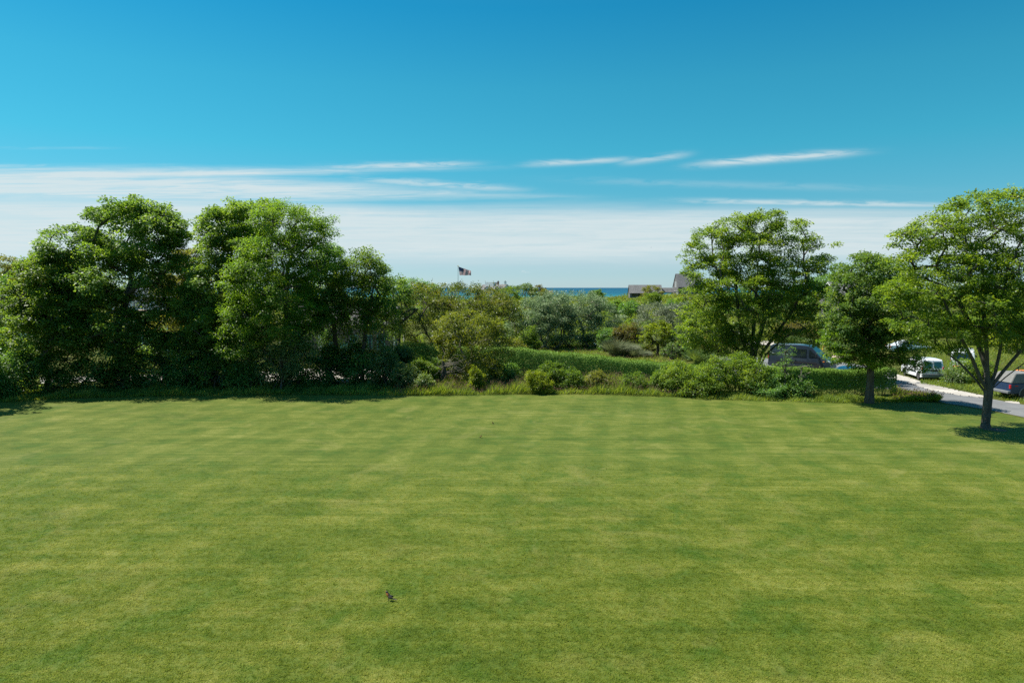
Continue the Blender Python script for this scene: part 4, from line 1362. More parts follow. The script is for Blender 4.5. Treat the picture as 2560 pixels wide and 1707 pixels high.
def grey_van():
    t = thing('van', 'dark grey long panel van with black side windows parked behind the hedge', 'van', put(1932, 69.6), RAD(-41))
    prof = [(0.0, 0.45), (0.0, 1.15), (0.05, 1.6), (0.16, 2.35), (0.42, 2.52), (2.6, 2.58), (3.75, 2.52), (4.2, 2.36), (4.95, 1.52), (5.6, 1.25), (5.88, 1.02), (5.96, 0.6), (5.9, 0.34), (0.12, 0.34)]
    me, w = body_mesh(prof, 1.0, 1.15, 0.11, 0.07, 3)
    link('body', me, M['grey_car'], t)
    for s in (-1, 1):
        f = side_panel(t, 'side_window', [(3.95, 1.42), (4.78, 1.42), (4.62, 1.62), (4.08, 2.12), (3.95, 2.14)], w, 'glass', s)
        side_panel(t, 'side_window', [(2.42, 1.42), (3.7, 1.42), (3.7, 2.16), (2.42, 2.16)], w, 'glass', s)
        side_panel(t, 'side_moulding', [(0.9, 0.80), (4.7, 0.80), (4.7, 0.94), (0.9, 0.94)], w, 'black', s)
        side_panel(t, 'body_crease', [(0.2, 1.72), (0.45, 1.60), (2.3, 1.56), (2.3, 1.60), (0.5, 1.64), (0.24, 1.78)], w, 'silver_car', s, 0.002, 0.014)
        side_panel(t, 'sill', [(1.5, 0.36), (4.5, 0.36), (4.5, 0.5), (1.5, 0.5)], w, 'black', s)
        for xx in (2.32, 3.82):
            side_panel(t, 'door_seam', [(xx - 0.012, 0.55), (xx + 0.012, 0.55), (xx + 0.012, 2.3), (xx - 0.012, 2.3)], w, 'black', s, 0.001, 0.004)
        MB().box((2.6, s * 1.03, 1.22), (0.18, 0.04, 0.05), bev=0.01).build('door_handle', M['black'], t)
        MB().box((4.72, s * 1.16, 1.62), (0.12, 0.26, 0.34), bev=0.04).build('wing_mirror', M['black'], t)
        for xx in (1.05, 4.8):
            arch(t, xx, w, 0.43, s); wheel(t, xx, s * 0.86, 0.355, 0.24, s)
        MB().box((0.02, s * 0.9, 1.32), (0.1, 0.15, 0.62), bev=0.03).build('tail_light', M['red'], t)
        MB().box((5.72, s * 0.78, 1.06), (0.4, 0.36, 0.2), Matrix.Rotation(RAD(24), 3, 'Y'), bev=0.05).build('headlight', M['silver_car'], t)
        MB().box((5.35, s * 0.985, 1.06), (0.16, 0.06, 0.09), bev=0.015).build('side_repeater', M['amber'], t)
    quad_panel(t, 'windscreen', [(4.24, -0.80, 2.30), (4.93, -0.86, 1.55), (4.93, 0.86, 1.55), (4.24, 0.80, 2.30)], 'glass_teal', 0.02)
    quad_panel(t, 'grille', [(5.93, -0.5, 0.70), (5.96, -0.5, 0.98), (5.96, 0.5, 0.98), (5.93, 0.5, 0.70)][::-1], 'black', 0.02)
    MB().box((5.9, 0, 0.5), (0.22, 1.9, 0.3), bev=0.06).build('front_bumper', M['grey_plastic'], t)
    MB().box((0.02, 0, 0.55), (0.16, 1.9, 0.22), bev=0.04).build('rear_bumper', M['black'], t)
    for s in (-0.42, 0.42):
        quad_panel(t, 'rear_window', [(0.075, s - 0.32, 1.5), (0.075, s + 0.32, 1.5), (0.15, s + 0.30, 2.15), (0.15, s - 0.30, 2.15)][::-1], 'glass', 0.02)


def small_white_van():
    t = thing('compact_van', 'small white van parked on the verge showing its rear doors', 'van', put(2339, 59.6), RAD(80))
    prof = [(0.05, 0.32), (0.0, 0.62), (0.02, 0.98), (0.06, 1.15), (0.20, 1.78), (0.34, 1.86), (1.6, 1.90), (2.7, 1.86), (3.1, 1.76), (3.85, 1.22), (4.5, 1.04), (4.7, 0.82), (4.74, 0.42), (4.6, 0.26), (0.2, 0.26)]
    me, w = body_mesh(prof, 0.91, 1.0, 0.12, 0.06, 3)
    link('body', me, M['white_car'], t)
    for s in (-1, 1):
        side_panel(t, 'side_window', [(2.72, 1.12), (3.75, 1.12), (3.08, 1.62), (2.72, 1.64)], w, 'glass', s)
        side_panel(t, 'side_window', [(1.62, 1.14), (2.6, 1.14), (2.6, 1.62), (1.62, 1.62)], w, 'glass', s)
        side_panel(t, 'side_moulding', [(1.25, 0.62), (3.35, 0.62), (3.35, 0.74), (1.25, 0.74)], w, 'black', s)
        side_panel(t, 'door_seam', [(1.5, 0.4), (1.53, 0.4), (1.53, 1.7), (1.5, 1.7)], w, 'black', s, 0.001, 0.004)
        MB().box((3.5, s * 1.0, 1.16), (0.1, 0.2, 0.18), bev=0.03).build('wing_mirror', M['black'], t)
        for xx in (0.75, 3.86):
            arch(t, xx, w, 0.39, s); wheel(t, xx, s * 0.80, 0.325, 0.21, s)
        MB().box((0.07, s * 0.845, 1.05), (0.13, 0.12, 0.38), bev=0.02).build('tail_light', M['red'], t)
        c = 0.39 * s
        quad_panel(t, 'rear_window', [(0.075, c - 0.31, 1.16), (0.075, c + 0.31, 1.16), (0.165, c + 0.29, 1.68), (0.165, c - 0.29, 1.68)][::-1], 'glass_teal', 0.02)
    MB().box((0.0, 0, 0.46), (0.18, 1.78, 0.34), bev=0.05).build('rear_bumper', M['grey_plastic'], t)
    MB().box((0.005, -0.05, 0.92), (0.05, 1.1, 0.17), bev=0.03).build('door_strip', M['black'], t)
    MB().tube((-0.018, -0.42, 0.92), (-0.04, -0.42, 0.92), 0.07, None, 16).build('emblem', M['alloy'], t)
    MB().box((-0.012, 0.34, 0.82), (0.03, 0.36, 0.12)).build('number_plate', M['plate'], t)
    MB().box((0.01, 0.02, 1.2), (0.02, 0.025, 1.2)).build('door_seam', M['black'], t)
    MB().box((-0.005, -0.46, 0.70), (0.025, 0.22, 0.045)).build('badge', M['black'], t)


def white_suv():
    t = thing('large_white_van', 'large white vehicle with dark rear window and ladder behind the leafy bank', 'van', put(2412, 64.5), RAD(57))
    prof = [(0.02, 0.45), (0.0, 0.8), (0.04, 1.15), (0.28, 2.0), (0.5, 2.15), (3.0, 2.18), (3.5, 2.05), (4.2, 1.35), (5.1, 1.15), (5.3, 0.8), (5.25, 0.4), (0.2, 0.4)]
    me, w = body_mesh(prof, 1.01, 1.15, 0.12, 0.07, 3)
    link('body', me, M['white_car'], t)
    for s in (-1, 1):
        side_panel(t, 'side_window', [(0.6, 1.25), (2.2, 1.25), (2.2, 1.85), (0.75, 1.85)], w, 'glass', s)
        side_panel(t, 'side_window', [(2.35, 1.25), (3.9, 1.25), (3.4, 1.82), (2.35, 1.85)], w, 'glass', s)
        MB().box((0.06, s * 0.955, 1.12), (0.14, 0.11, 0.3), bev=0.02).build('tail_light', M['red'], t)
        for xx in (1.0, 4.2):
            arch(t, xx, w, 0.44, s); wheel(t, xx, s * 0.88, 0.37, 0.25, s)
        MB().box((3.9, s * 1.1, 1.35), (0.1, 0.2, 0.2), bev=0.03).build('wing_mirror', M['black'], t)
    quad_panel(t, 'rear_window', [(0.06, -0.78, 1.26), (0.06, 0.78, 1.26), (0.255, 0.70, 1.88), (0.255, -0.70, 1.88)][::-1], 'glass', 0.02)
    MB().box((-0.02, 0, 0.58), (0.2, 2.0, 0.26), bev=0.05).build('rear_bumper', M['grey_plastic'], t)
    MB().box((0.0, -0.3, 0.82), (0.04, 0.4, 0.15)).build('number_plate', M['plate'], t)
    for i in range(2): MB().box((1.0 + i * 1.5, 0, 2.24), (0.06, 1.6, 0.05)).build('roof_bar', M['steel'], t)
    l = thing('ladder', 'dark narrow ladder leaning against the back of the large white van', 'ladder', put(2391, 63.7), 0)
    for xx in (-0.2, 0.2): MB().tube((xx, -0.25, 0.0), (xx, 0.45, 2.2), 0.03, None, 6).build('rail', M['black'], l)
    for i in range(7):
        f = 0.08 + i * 0.14
        MB().tube((-0.2, -0.25 + 0.7 * f, 2.2 * f), (0.2, -0.25 + 0.7 * f, 2.2 * f), 0.02, None, 6).build('rung', M['black'], l)
    b = thing('crate', 'brown wooden crate on the bank left of the large white van', 'crate', put(2385, 62.6), 0.2)
    for i in range(4): MB().box((0, -0.3, 0.1 + i * 0.19), (0.7, 0.03, 0.16)).build('slat', M['wood'], b)
    for i in range(4): MB().box((0, 0.3, 0.1 + i * 0.19), (0.7, 0.03, 0.16)).build('slat', M['wood'], b)
    for xx in (-0.335, 0.335): MB().box((xx, 0, 0.38), (0.03, 0.57, 0.74)).build('end_board', M['wood'], b)
    MB().box((0, 0, 0.77), (0.72, 0.64, 0.03)).build('lid', M['wood'], b)
    st = thing('work_stand', 'dark legged work stand with orange top beside the wooden crate', 'stand', put(2397, 62.4), 0.1)
    MB().box((0, 0, 0.98), (0.6, 0.35, 0.1), bev=0.02).build('top', M['orange'], st)
    for xx in (-0.2, 0.2):
        MB().tube((xx * 1.3, -0.12, 0), (xx * 0.8, 0, 0.94), 0.06, 0.09, 8).build('leg', M['black'], st)


def pickup():
    t = thing('pickup_truck', 'navy pickup truck with grey canvas bed cover at the right edge', 'pickup', put(2511, 50.35), RAD(2))
    prof = [(0.0, 0.62), (0.02, 1.2), (1.95, 1.22), (2.02, 1.24), (2.18, 1.86), (2.45, 1.96), (3.4, 1.94), (4.05, 1.3), (5.3, 1.18), (5.6, 0.95), (5.66, 0.55), (5.5, 0.42), (0.1, 0.46)]
    me, w = body_mesh(prof, 1.0, 1.2, 0.16, 0.05, 3)
    link('body', me, M['navy_car'], t)
    m = MB(); bm = m.bm
    A = [(0.02, 1.235), (1.93, 1.245), (1.90, 1.95), (0.42, 1.92)]
    va = [bm.verts.new((x, -(0.98 - (z - 1.2) * 0.14), z)) for x, z in A]; vb = [bm.verts.new((x, (0.98 - (z - 1.2) * 0.14), z)) for x, z in A]
    bm.faces.new(va); bm.faces.new(vb[::-1])
    for i in range(4): bm.faces.new((va[i], vb[i], vb[(i + 1) % 4], va[(i + 1) % 4]))
    bmesh.ops.bevel(bm, geom=bm.edges[:], offset=0.03, segments=2, affect='EDGES')
    m.build('bed_cover', M['canvas'], t, True)
    for s in (-1, 1):
        side_panel(t, 'side_window', [(2.36, 1.32), (3.05, 1.32), (3.05, 1.82), (2.48, 1.82)], w, 'glass', s)
        side_panel(t, 'side_window', [(3.12, 1.32), (3.9, 1.32), (3.5, 1.80), (3.12, 1.82)], w, 'glass', s)
        for xx in (2.03, 3.08):
            side_panel(t, 'door_seam', [(xx - 0.014, 0.6), (xx + 0.014, 0.6), (xx + 0.014, 1.22), (xx - 0.014, 1.22)], w, 'black', s, 0.001, 0.005)
        side_panel(t, 'lower_cladding', [(1.5, 0.48), (4.2, 0.48), (4.2, 0.66), (1.5, 0.66)], w, 'grey_plastic', s)
        side_panel(t, 'badge', [(0.30, 1.0), (0.52, 1.0), (0.52, 1.07), (0.30, 1.07)], w, 'red', s, 0.002, 0.01)
        MB().box((0.0, s * 0.93, 0.98), (0.10, 0.15, 0.28), bev=0.02).build('tail_light', M['red'], t)
        for xx in (1.12, 4.55):
            arch(t, xx, w, 0.46, s, 'black', 'grey_plastic'); wheel(t, xx, s * 0.86, 0.375, 0.26, s, 5)
        MB().box((3.85, s * 1.1, 1.36), (0.1, 0.2, 0.2), bev=0.03).build('wing_mirror', M['black'], t)
        MB().box((2.62, s * 1.03, 1.12), (0.16, 0.04, 0.05)).build('door_handle', M['black'], t)
    MB().box((-0.05, 0, 0.56), (0.24, 1.9, 0.2), bev=0.04).build('rear_bumper', M['grey_plastic'], t)
    MB().box((2.8, -1.02, 0.42), (1.9, 0.16, 0.06), bev=0.02).build('running_board', M['alloy'], t)
    r = MB()
    for xx in (1.98, 3.2):
        for s in (-0.85, 0.85): r.tube((xx, s, 1.25 if xx < 2 else 1.9), (xx, s, 2.25), 0.03, None, 8)
        r.tube((xx, -0.9, 2.25), (xx, 0.9, 2.25), 0.03, None, 8)
    r.build('roof_rack', M['black'], t)
    w_ = thing('machine', 'orange and black garden machine behind the cab of the navy pickup', 'machine', put(2562, 51.4), 0)
    MB().box((0, 0, 1.75), (0.7, 0.5, 0.45), bev=0.08).build('engine_cover', M['orange'], w_)
    MB().box((0, 0, 1.45), (0.9, 0.6, 0.16), bev=0.03).build('chassis', M['black'], w_)
    MB().box((0, 0, 0.69), (1.0, 0.7, 1.36)).build('trailer_box', M['black'], w_)


def sedan(name, label, px, D, rz, paint, group=None):
    t = thing(name, label, 'car', put(px, D), rz, group)
    prof = [(0.03, 0.36), (0.0, 0.72), (0.1, 0.92), (0.75, 0.97), (1.35, 1.36), (1.7, 1.44), (2.5, 1.43), (2.9, 1.34), (3.55, 0.95), (4.4, 0.80), (4.6, 0.62), (4.62, 0.4), (4.5, 0.25), (0.2, 0.25)]
    me, w = body_mesh(prof, 0.89, 0.9, 0.30, 0.06, 3)
    link('body', me, M[paint], t)
    for s in (-1, 1):
        side_panel(t, 'side_window', [(1.05, 1.0), (2.05, 1.0), (2.05, 1.36), (1.5, 1.34)], w, 'glass', s)
        side_panel(t, 'side_window', [(2.13, 1.0), (3.3, 1.0), (2.85, 1.28), (2.13, 1.36)], w, 'glass', s)
        for xx in (0.85, 3.65):
            arch(t, xx, w, 0.37, s); wheel(t, xx, s * 0.78, 0.315, 0.2, s)
        MB().box((0.05, s * 0.72, 0.78), (0.12, 0.26, 0.14), bev=0.02).build('tail_light', M['red'], t)
        MB().box((4.46, s * 0.68, 0.68), (0.22, 0.3, 0.13), bev=0.03).build('headlight', M['alloy'], t)
        MB().box((3.2, s * 0.95, 0.99), (0.1, 0.16, 0.12), bev=0.02).build('wing_mirror', M[paint], t)
    quad_panel(t, 'windscreen', [(2.96, -0.70, 1.30), (3.5, -0.80, 0.98), (3.5, 0.80, 0.98), (2.96, 0.70, 1.30)], 'glass_teal', 0.02)
    quad_panel(t, 'rear_window', [(0.80, -0.78, 1.0), (1.32, -0.68, 1.33), (1.32, 0.68, 1.33), (0.80, 0.78, 1.0)][::-1], 'glass', 0.02)


grey_van(); small_white_van(); white_suv(); pickup()
sedan('saloon_car', 'pale silver car whose roof shows over the clipped roadside hedge', 2076, 58.2, RAD(4), 'silver_car')
sedan('saloon_car', 'white car parked beyond the road behind the dark round tree', 2222, 80.5, RAD(-8), 'white_car')
# ------------------------------------------------------------------ trees of the left group
tree('sycamore_tree', 'tallest domed dark green tree left of the gap with bare forked limbs inside', 300, 56,
     [(350, 570, 0, 82, 72, 4.2), (402, 570, .6, 32, 56, 2.6), (290, 560, .3, 55, 52, 3.2), (205, 620, 0, 68, 62, 3.8), (160, 680, -.6, 52, 60, 3.2),
      (300, 680, -1, 95, 60, 4.2), (390, 640, .4, 58, 52, 3.2), (215, 750, -1.2, 85, 66, 3.8), (275, 815, -1.8, 90, 48, 3.4), (140, 770, -1.0, 60, 60, 3.2), (345, 850, -1.2, 60, 40, 2.8), (385, 715, .5, 40, 26, 2.0), (395, 765, -.6, 30, 22, 1.6), (250, 870, -1.6, 70, 40, 2.6)],
     'sycamore', 'bark', 960, 115, 0.74, (0.19, 0.15), 11, dy=14, trunk_r=0.30, branches=150, bottom=0.35, carve=0.7)
tree('low_tree', 'lower brighter green tree at the left foot of the tallest tree', 108, 53,
     [(118, 690, 0, 44, 44, 2.4), (85, 760, 0, 42, 66, 2.6), (140, 790, -.5, 60, 70, 2.8), (95, 850, -.6, 62, 50, 2.6), (190, 830, -.6, 45, 50, 2.2)],
     'bright', 'bark', 330, 110, 0.66, (0.17, 0.13), 12, trunk_r=0.16)
tree('sparse_tree', 'thin brownish tree filling the gap between the two tall left trees', 462, 63.5,
     [(470, 655, 0, 20, 34, 1.5), (452, 700, 0, 30, 50, 2.2), (488, 690, 0, 28, 50, 2.0), (470, 800, 0, 36, 50, 2.2), (420, 830, 0, 44, 34, 2.0), (425, 735, 0, 24, 40, 1.6)],
     'olive', 'bark_dark', 260, 85, 0.62, (0.17, 0.12), 13, trunk_r=0.13, shell=0.3)
tree('dark_green_tree', 'dark green broad tree just right of the gap behind the yellower tree', 560, 58,
     [(545, 600, 0, 30, 50, 2.4), (570, 560, 0, 52, 52, 3.2), (640, 535, 0, 50, 40, 3.2), (600, 620, -.6, 62, 60, 3.4), (545, 690, -1, 66, 66, 3.6), (505, 760, -1, 50, 62, 3.0), (560, 800, -1.4, 72, 60, 3.6), (500, 850, -1, 55, 40, 2.8)],
     'sycamore', 'bark', 680, 115, 0.72, (0.18, 0.14), 14, dy=14, trunk_r=0.26, branches=130, carve=0.7, tint0=0.08)
tree('locust_tree', 'tall yellow green feathery tree with branches jutting out to the right', 705, 55,
     [(700, 545, .4, 58, 44, 3.2), (765, 555, .4, 44, 40, 2.4), (806, 572, .2, 24, 14, 1.2), (812, 545, .2, 18, 12, 1.0), (690, 640, -.6, 74, 64, 3.6), (770, 640, 0, 50, 58, 3.0), (640, 690, -1.2, 52, 60, 3.0), (715, 740, -1, 68, 66, 3.4), (625, 780, -1.6, 52, 50, 2.8), (600, 840, -1.6, 50, 40, 2.4), (700, 800, -1.2, 66, 44, 2.8), (760, 770, .4, 52, 44, 2.6)],
     'locust', 'bark_dark', 860, 106, 0.68, (0.15, 0.085), 15, dy=12, trunk_r=0.25, branches=150, flat=0.5, droop=0.35, carve=0.68, spread=0.8, wind=0.25)
tree('shaded_tree', 'dark brownish tree on the right shoulder of the yellow green tree', 822, 59,
     [(815, 650, 0, 34, 46, 2.2), (838, 690, 0, 28, 60, 2.2), (800, 720, 0, 44, 66, 2.8), (825, 790, 0, 44, 60, 2.6), (780, 830, 0, 44, 44, 2.6)],
     'dark', 'bark_dark', 300, 110, 0.66, (0.15, 0.11), 16, trunk_r=0.18)
tree('slender_green_tree', 'fresh green tree with loose upright sprays beside the slim white pole', 905, 58.5,
     [(910, 672, 0, 38, 34, 2.2), (932, 680, 0, 24, 30, 1.6), (880, 720, 0, 40, 44, 2.4), (930, 740, 0, 40, 44, 2.4), (885, 800, 0, 44, 50, 2.4), (945, 805, 0, 40, 44, 2.2)],
     'bright', 'bark', 290, 95, 0.66, (0.17, 0.12), 17, trunk_r=0.15, spread=1.0, shell=0.4, tint0=-0.1)
tree('slender_green_tree', 'smaller fresh green tree directly left of the slim white pole', 985, 63,
     [(985, 725, 0, 30, 34, 1.8), (1000, 780, 0, 28, 44, 1.8), (970, 800, 0, 30, 46, 1.8)],
     'sycamore', 'bark', 90, 90, 0.6, (0.16, 0.12), 18, trunk_r=0.10, spread=0.9)
for i, (px, ty, rx, D, mt, lab) in enumerate((
        (5, 642, 44, 84, 'olive', 'olive yellow tree cut by the left edge of the picture'),
        (45, 690, 40, 80, 'dark', 'dark tree beside the left edge below the distant roofs'),
        (20, 760, 46, 66, 'bright', 'bushy mid green tree at the left edge in front of the pale roof'))):
    k = FPX / D
    tree('edge_tree', lab, px, D, [(px, ty + 45, 0, rx, 46, rx / k), (px - 10, ty + 100, 0, rx, 60, rx / k), (px + 12, ty + 150, 0, rx, 50, rx / k)], mt, 'bark_dark', 130, 90, 0.75, (0.19, 0.14), 30 + i, trunk_r=0.16)
for i, (px, ty, rx, D) in enumerate(((88, 652, 26, 135), (120, 655, 24, 140), (36, 664, 26, 130), (985, 702, 40, 160), (1035, 700, 34, 165), (1070, 716, 36, 150))):
    k = FPX / D
    lab = ['far grey green tree between the two distant left roofs', 'far grey green tree under the steep slate dormer', 'far grey green tree left of the distant grey roof',
           'far round tree seen behind the slim white pole', 'far dark tree just right of the slim white pole', 'far low tree behind the reddish tree left of the flag'][i]
    tree('distant_tree', lab, px, D, [(px, ty + 16, 0, rx, 17, rx / k), (px, ty + 45, 0, rx * 1.2, 36, rx / k)], 'dark' if i > 2 else 'sage', 'bark_dark', 90, 60, 1.1, (0.30, 0.24), 50 + i, trunk_r=0.2, group='far trees on the skyline')

tree('edge_tree', 'tree just outside the left edge whose shadow darkens the lawn corner', -200, 47.5, [(-200, 640, 0, 90, 90, 3.2), (-260, 760, 0, 90, 80, 3.2), (-170, 800, 0, 80, 80, 2.8), (-220, 880, 0, 90, 60, 2.8)], 'sycamore', 'bark_dark', 260, 70, 0.8, (0.24, 0.19), 39, trunk_r=0.22)
FT = [(1965, 712, 46, 150, 'dark', 'far dark tree behind the russet bush above the grey van'), (2062, 690, 30, 140, 'dark', 'far dark tree whose top shows left of the sloping grey roof'), (2165, 706, 46, 150, 'sage', 'far grey green tree hidden behind the dark round tree'),
      (2262, 712, 50, 150, 'bright', 'far green tree seen through gaps left of the nearest tree'), (2365, 704, 50, 145, 'sage', 'far grey green tree seen through the nearest tree'), (2470, 708, 54, 140, 'bright', 'far green tree behind the fork of the nearest tree'),
      (2575, 700, 54, 140, 'sage', 'far grey green tree at the right edge behind the nearest tree'), (1850, 716, 46, 155, 'dark', 'far dark tree glimpsed through the middle of the maple'),
      (190, 690, 50, 125, 'dark', 'far dark tree glimpsed through the tallest left tree'), (290, 700, 50, 130, 'sage', 'far grey green tree behind the tallest left tree'), (500, 695, 44, 125, 'dark', 'far dark tree behind the sparse brownish tree'),
      (610, 700, 50, 130, 'sage', 'far grey green tree behind the dark green broad tree'), (720, 696, 50, 125, 'dark', 'far dark tree behind the yellow green feathery tree'), (830, 700, 48, 130, 'sage', 'far grey green tree behind the brownish shaded tree')]
for i, (px, ty, rx, D, mt, lab) in enumerate(FT):
    k = FPX / D
    tree('distant_tree', lab, px, D, [(px, ty + 22, 0, rx * .8, 22, rx / k), (px - rx * .3, ty + 50, 0, rx * .9, 36, rx / k), (px + rx * .3, ty + 60, 0, rx, 40, rx / k)], mt, 'bark_dark', 100, 62, 1.25, (0.34, 0.27), 520 + i, trunk_r=0.2, group='far trees on the skyline')
# dark understorey along the foot of the left trees
US = [(-40, 860, 70, 50, 'dark'), (40, 868, 66, 51, 'dark'), (120, 880, 58, 52.2, 'sycamore'), (215, 890, 60, 53.5, 'dark'), (300, 900, 56, 54.2, 'sycamore'), (385, 880, 60, 55, 'dark'), (470, 885, 58, 55.2, 'dark'),
      (545, 880, 56, 54.6, 'sycamore'), (610, 895, 50, 54.2, 'dark'), (735, 905, 48, 55.6, 'sycamore'), (820, 870, 50, 57.5, 'dark'), (905, 880, 52, 57.0, 'dark')]
UL = ['darkest bush at the left edge of the lawn', 'dark bush second from the left edge at the foot of the tree line', 'small leaved bush below the lower bright green tree',
      'dark twiggy bush over pale bare stems at the lawn edge', 'green bush in front of the tallest tree trunk', 'dark bush below the balustraded deck', 'dark bush in the gap between the tall left trees',
      'shaded green bush below the dark green broad tree', 'dark bush left of the pale silver shrub', 'shaded bush right of the pale silver shrub', 'dark bush under the brownish shaded tree', 'dark bush under the fresh green tree']
for i, (px, ty, rx, D, mt) in enumerate(US):
    shrub('understorey_bush', UL[i], px, ty, rx, D, mt, bark='bark_pale' if i == 3 else 'bark', seed=70 + i, per=48, cr=0.52, leaf=(0.15, 0.11), group='shaded bushes under the left trees')
UT = [(20, 820, 60, 55, 'dark'), (330, 845, 56, 58.5, 'sycamore'), (410, 825, 50, 59.5, 'dark'), (500, 835, 54, 58.6, 'dark'), (580, 830, 52, 58.4, 'sycamore'), (650, 845, 50, 58.2, 'dark'),
      (745, 828, 54, 59.0, 'dark'), (830, 838, 46, 59.6, 'sycamore'), (890, 845, 46, 59.5, 'dark'), (960, 850, 40, 59.2, 'sycamore')]
TT = ['tall dark thicket behind the darkest bush at the left edge', 'tall shaded thicket behind the tallest tree trunk', 'tall shaded thicket just below the deck posts', 'tall dark thicket between the two big left trees',
      'tall shaded thicket under the dark green broad tree', 'tall dark thicket behind the pale silver shrub', 'tall dark thicket below the yellow green tree', 'tall shaded thicket below the brownish shaded tree',
      'tall dark thicket below the cottage windows', 'tall shaded thicket at the end of the left tree line by the slim pole']
for i, (px, ty, rx, D, mt) in enumerate(UT):
    shrub('understorey_thicket', TT[i], px, ty, rx, D, mt, seed=270 + i, per=44, cr=0.64, leaf=(0.18, 0.13), group='tall thickets under the left trees')
shrub('silver_shrub', 'pale silvery shrub standing out in front of the dark left trees', 690, 812, 70, 54.0, 'sage', seed=90, per=85, cr=0.45, leaf=(0.12, 0.085), n_cl=190,
      lobes=[(690, 850, 0, 58, 40, 1.7), (640, 880, 0, 38, 44, 1.4), (735, 885, 0, 40, 46, 1.5), (690, 915, 0, 55, 44, 1.6)], tint0=0.22, group='pale shrubs by the left lawn edge')
for i, (px, ty, rx, D, l) in enumerate(((968, 872, 40, 55.5, 'pale green shrub with crooked stem at the lawn edge near dark bushes'), (1010, 905, 34, 54.2, 'low pale green shrub right of the crooked stemmed shrub'),
                                        (1055, 880, 38, 55.2, 'rounded mid green shrub left of the dark dead trunk'), (1000, 850, 34, 59, 'pale upright shrub in front of the far end of the hedge'), (1062, 940, 26, 52.8, 'lowest pale shrub half sunk in the tall grass'))):
    shrub('silver_shrub', l, px, ty, rx, D, 'sage' if i != 2 else 'bright', seed=95 + i, per=70, cr=0.36, leaf=(0.11, 0.08), tint0=0.15 if i != 2 else 0.0, group='pale shrubs by the left lawn edge')

# ------------------------------------------------------------------ middle
tree('reddish_tree', 'wide reddish green tree with upright bronze shoots below the flag', 1130, 66,
     [(1075, 762, 0, 62, 42, 3.4), (1150, 757, 0, 70, 40, 3.6), (1215, 776, 0, 60, 46, 3.2), (1040, 800, 0, 40, 56, 2.6), (1100, 810, -.6, 60, 60, 3.0), (1200, 820, -.4, 74, 56, 3.2), (1255, 790, .4, 44, 50, 2.6), (1270, 830, .4, 36, 40, 2.2), (1065, 850, -.6, 50, 44, 2.4), (1130, 870, -.4, 50, 40, 2.4)],
     'russet', 'bark', 560, 90, 0.66, (0.13, 0.095), 20, trunk_r=0.12, branches=130, spread=0.8, cat='tree', droop=-0.25, upn=0.3, second=('russet', 0.25, (0.14, 0.09), 0.9), tint0=-0.12,
     stems=[[(-0.6, 0, -.1), (-1.2, 0.2, 1.6), (-2.4, 0.2, 3.6), (-3.2, 0.2, 5.4)], [(0, 0, -.1), (0.1, 0.2, 1.8), (0.3, 0, 4.0), (0.2, 0, 6.0)], [(0.7, 0, -.1), (1.8, 0, 1.9), (3.4, 0.1, 3.8), (4.6, 0, 5.0)], [(0.3, 0.3, -.1), (0.9, 0.6, 2.0), (1.8, 0.8, 4.6)]])
tree('yellow_green_bush', 'large rounded yellow green bush smothering dead twigs beside a dark dead trunk', 1180, 57,
     [(1160, 812, 0, 58, 32, 2.2), (1205, 830, 0, 52, 44, 2.1), (1130, 845, 0, 38, 42, 1.7), (1180, 870, .4, 66, 54, 2.2), (1235, 880, 0, 36, 60, 1.7), (1190, 920, .2, 64, 36, 2.0), (1140, 905, .4, 40, 40, 1.6)],
     'yellowgreen', 'bark_pale', 270, 85, 0.50, (0.13, 0.10), 21, trunk_r=0.09, cat='bush', shell=0.6, tint0=-0.05)
p0 = at(1108, 950, 55.2)
dt = thing('dead_tree', 'dark dead trunk with pale leafless twigs among the bushes', 'tree', (p0.x, 55.2, 0))
link('trunk', tubes_mesh('trunk', np.array([(0, 0, -.1), (0.02, 0, 0.7), (0.1, 0, 1.4)]), np.array([(0.02, 0, 0.7), (0.1, 0, 1.4), (0.0, 0, 2.2)]), np.array([.26, .22, .18]), np.array([.22, .18, .11]), 10), M['bark_dark'], dt)
rg = np.random.default_rng(4)
A_ = []; B_ = []; ra_ = []; rb_ = []
for i in range(26):
    a = np.array([rg.uniform(-0.1, 0.1), rg.uniform(-.1, .1), rg.uniform(0.8, 2.0)]); d = unit(np.array([rg.normal(0.6, 0.8), rg.normal(-0.3, 0.5), rg.uniform(0.0, 1.0)])); r = 0.035
    for s in range(5):
        b = a + d * rg.uniform(0.3, 0.6); A_.append(a); B_.append(b); ra_.append(r); rb_.append(r * 0.7); r *= 0.7; a = b
        d = unit(d + rg.normal(size=3) * 0.45 + np.array([0, 0, -0.08]))
link('twig_mass', tubes_mesh('twig_mass', np.array(A_), np.array(B_), np.array(ra_), np.array(rb_), 5), M['bark_pale'], dt)['kind'] = 'stuff'

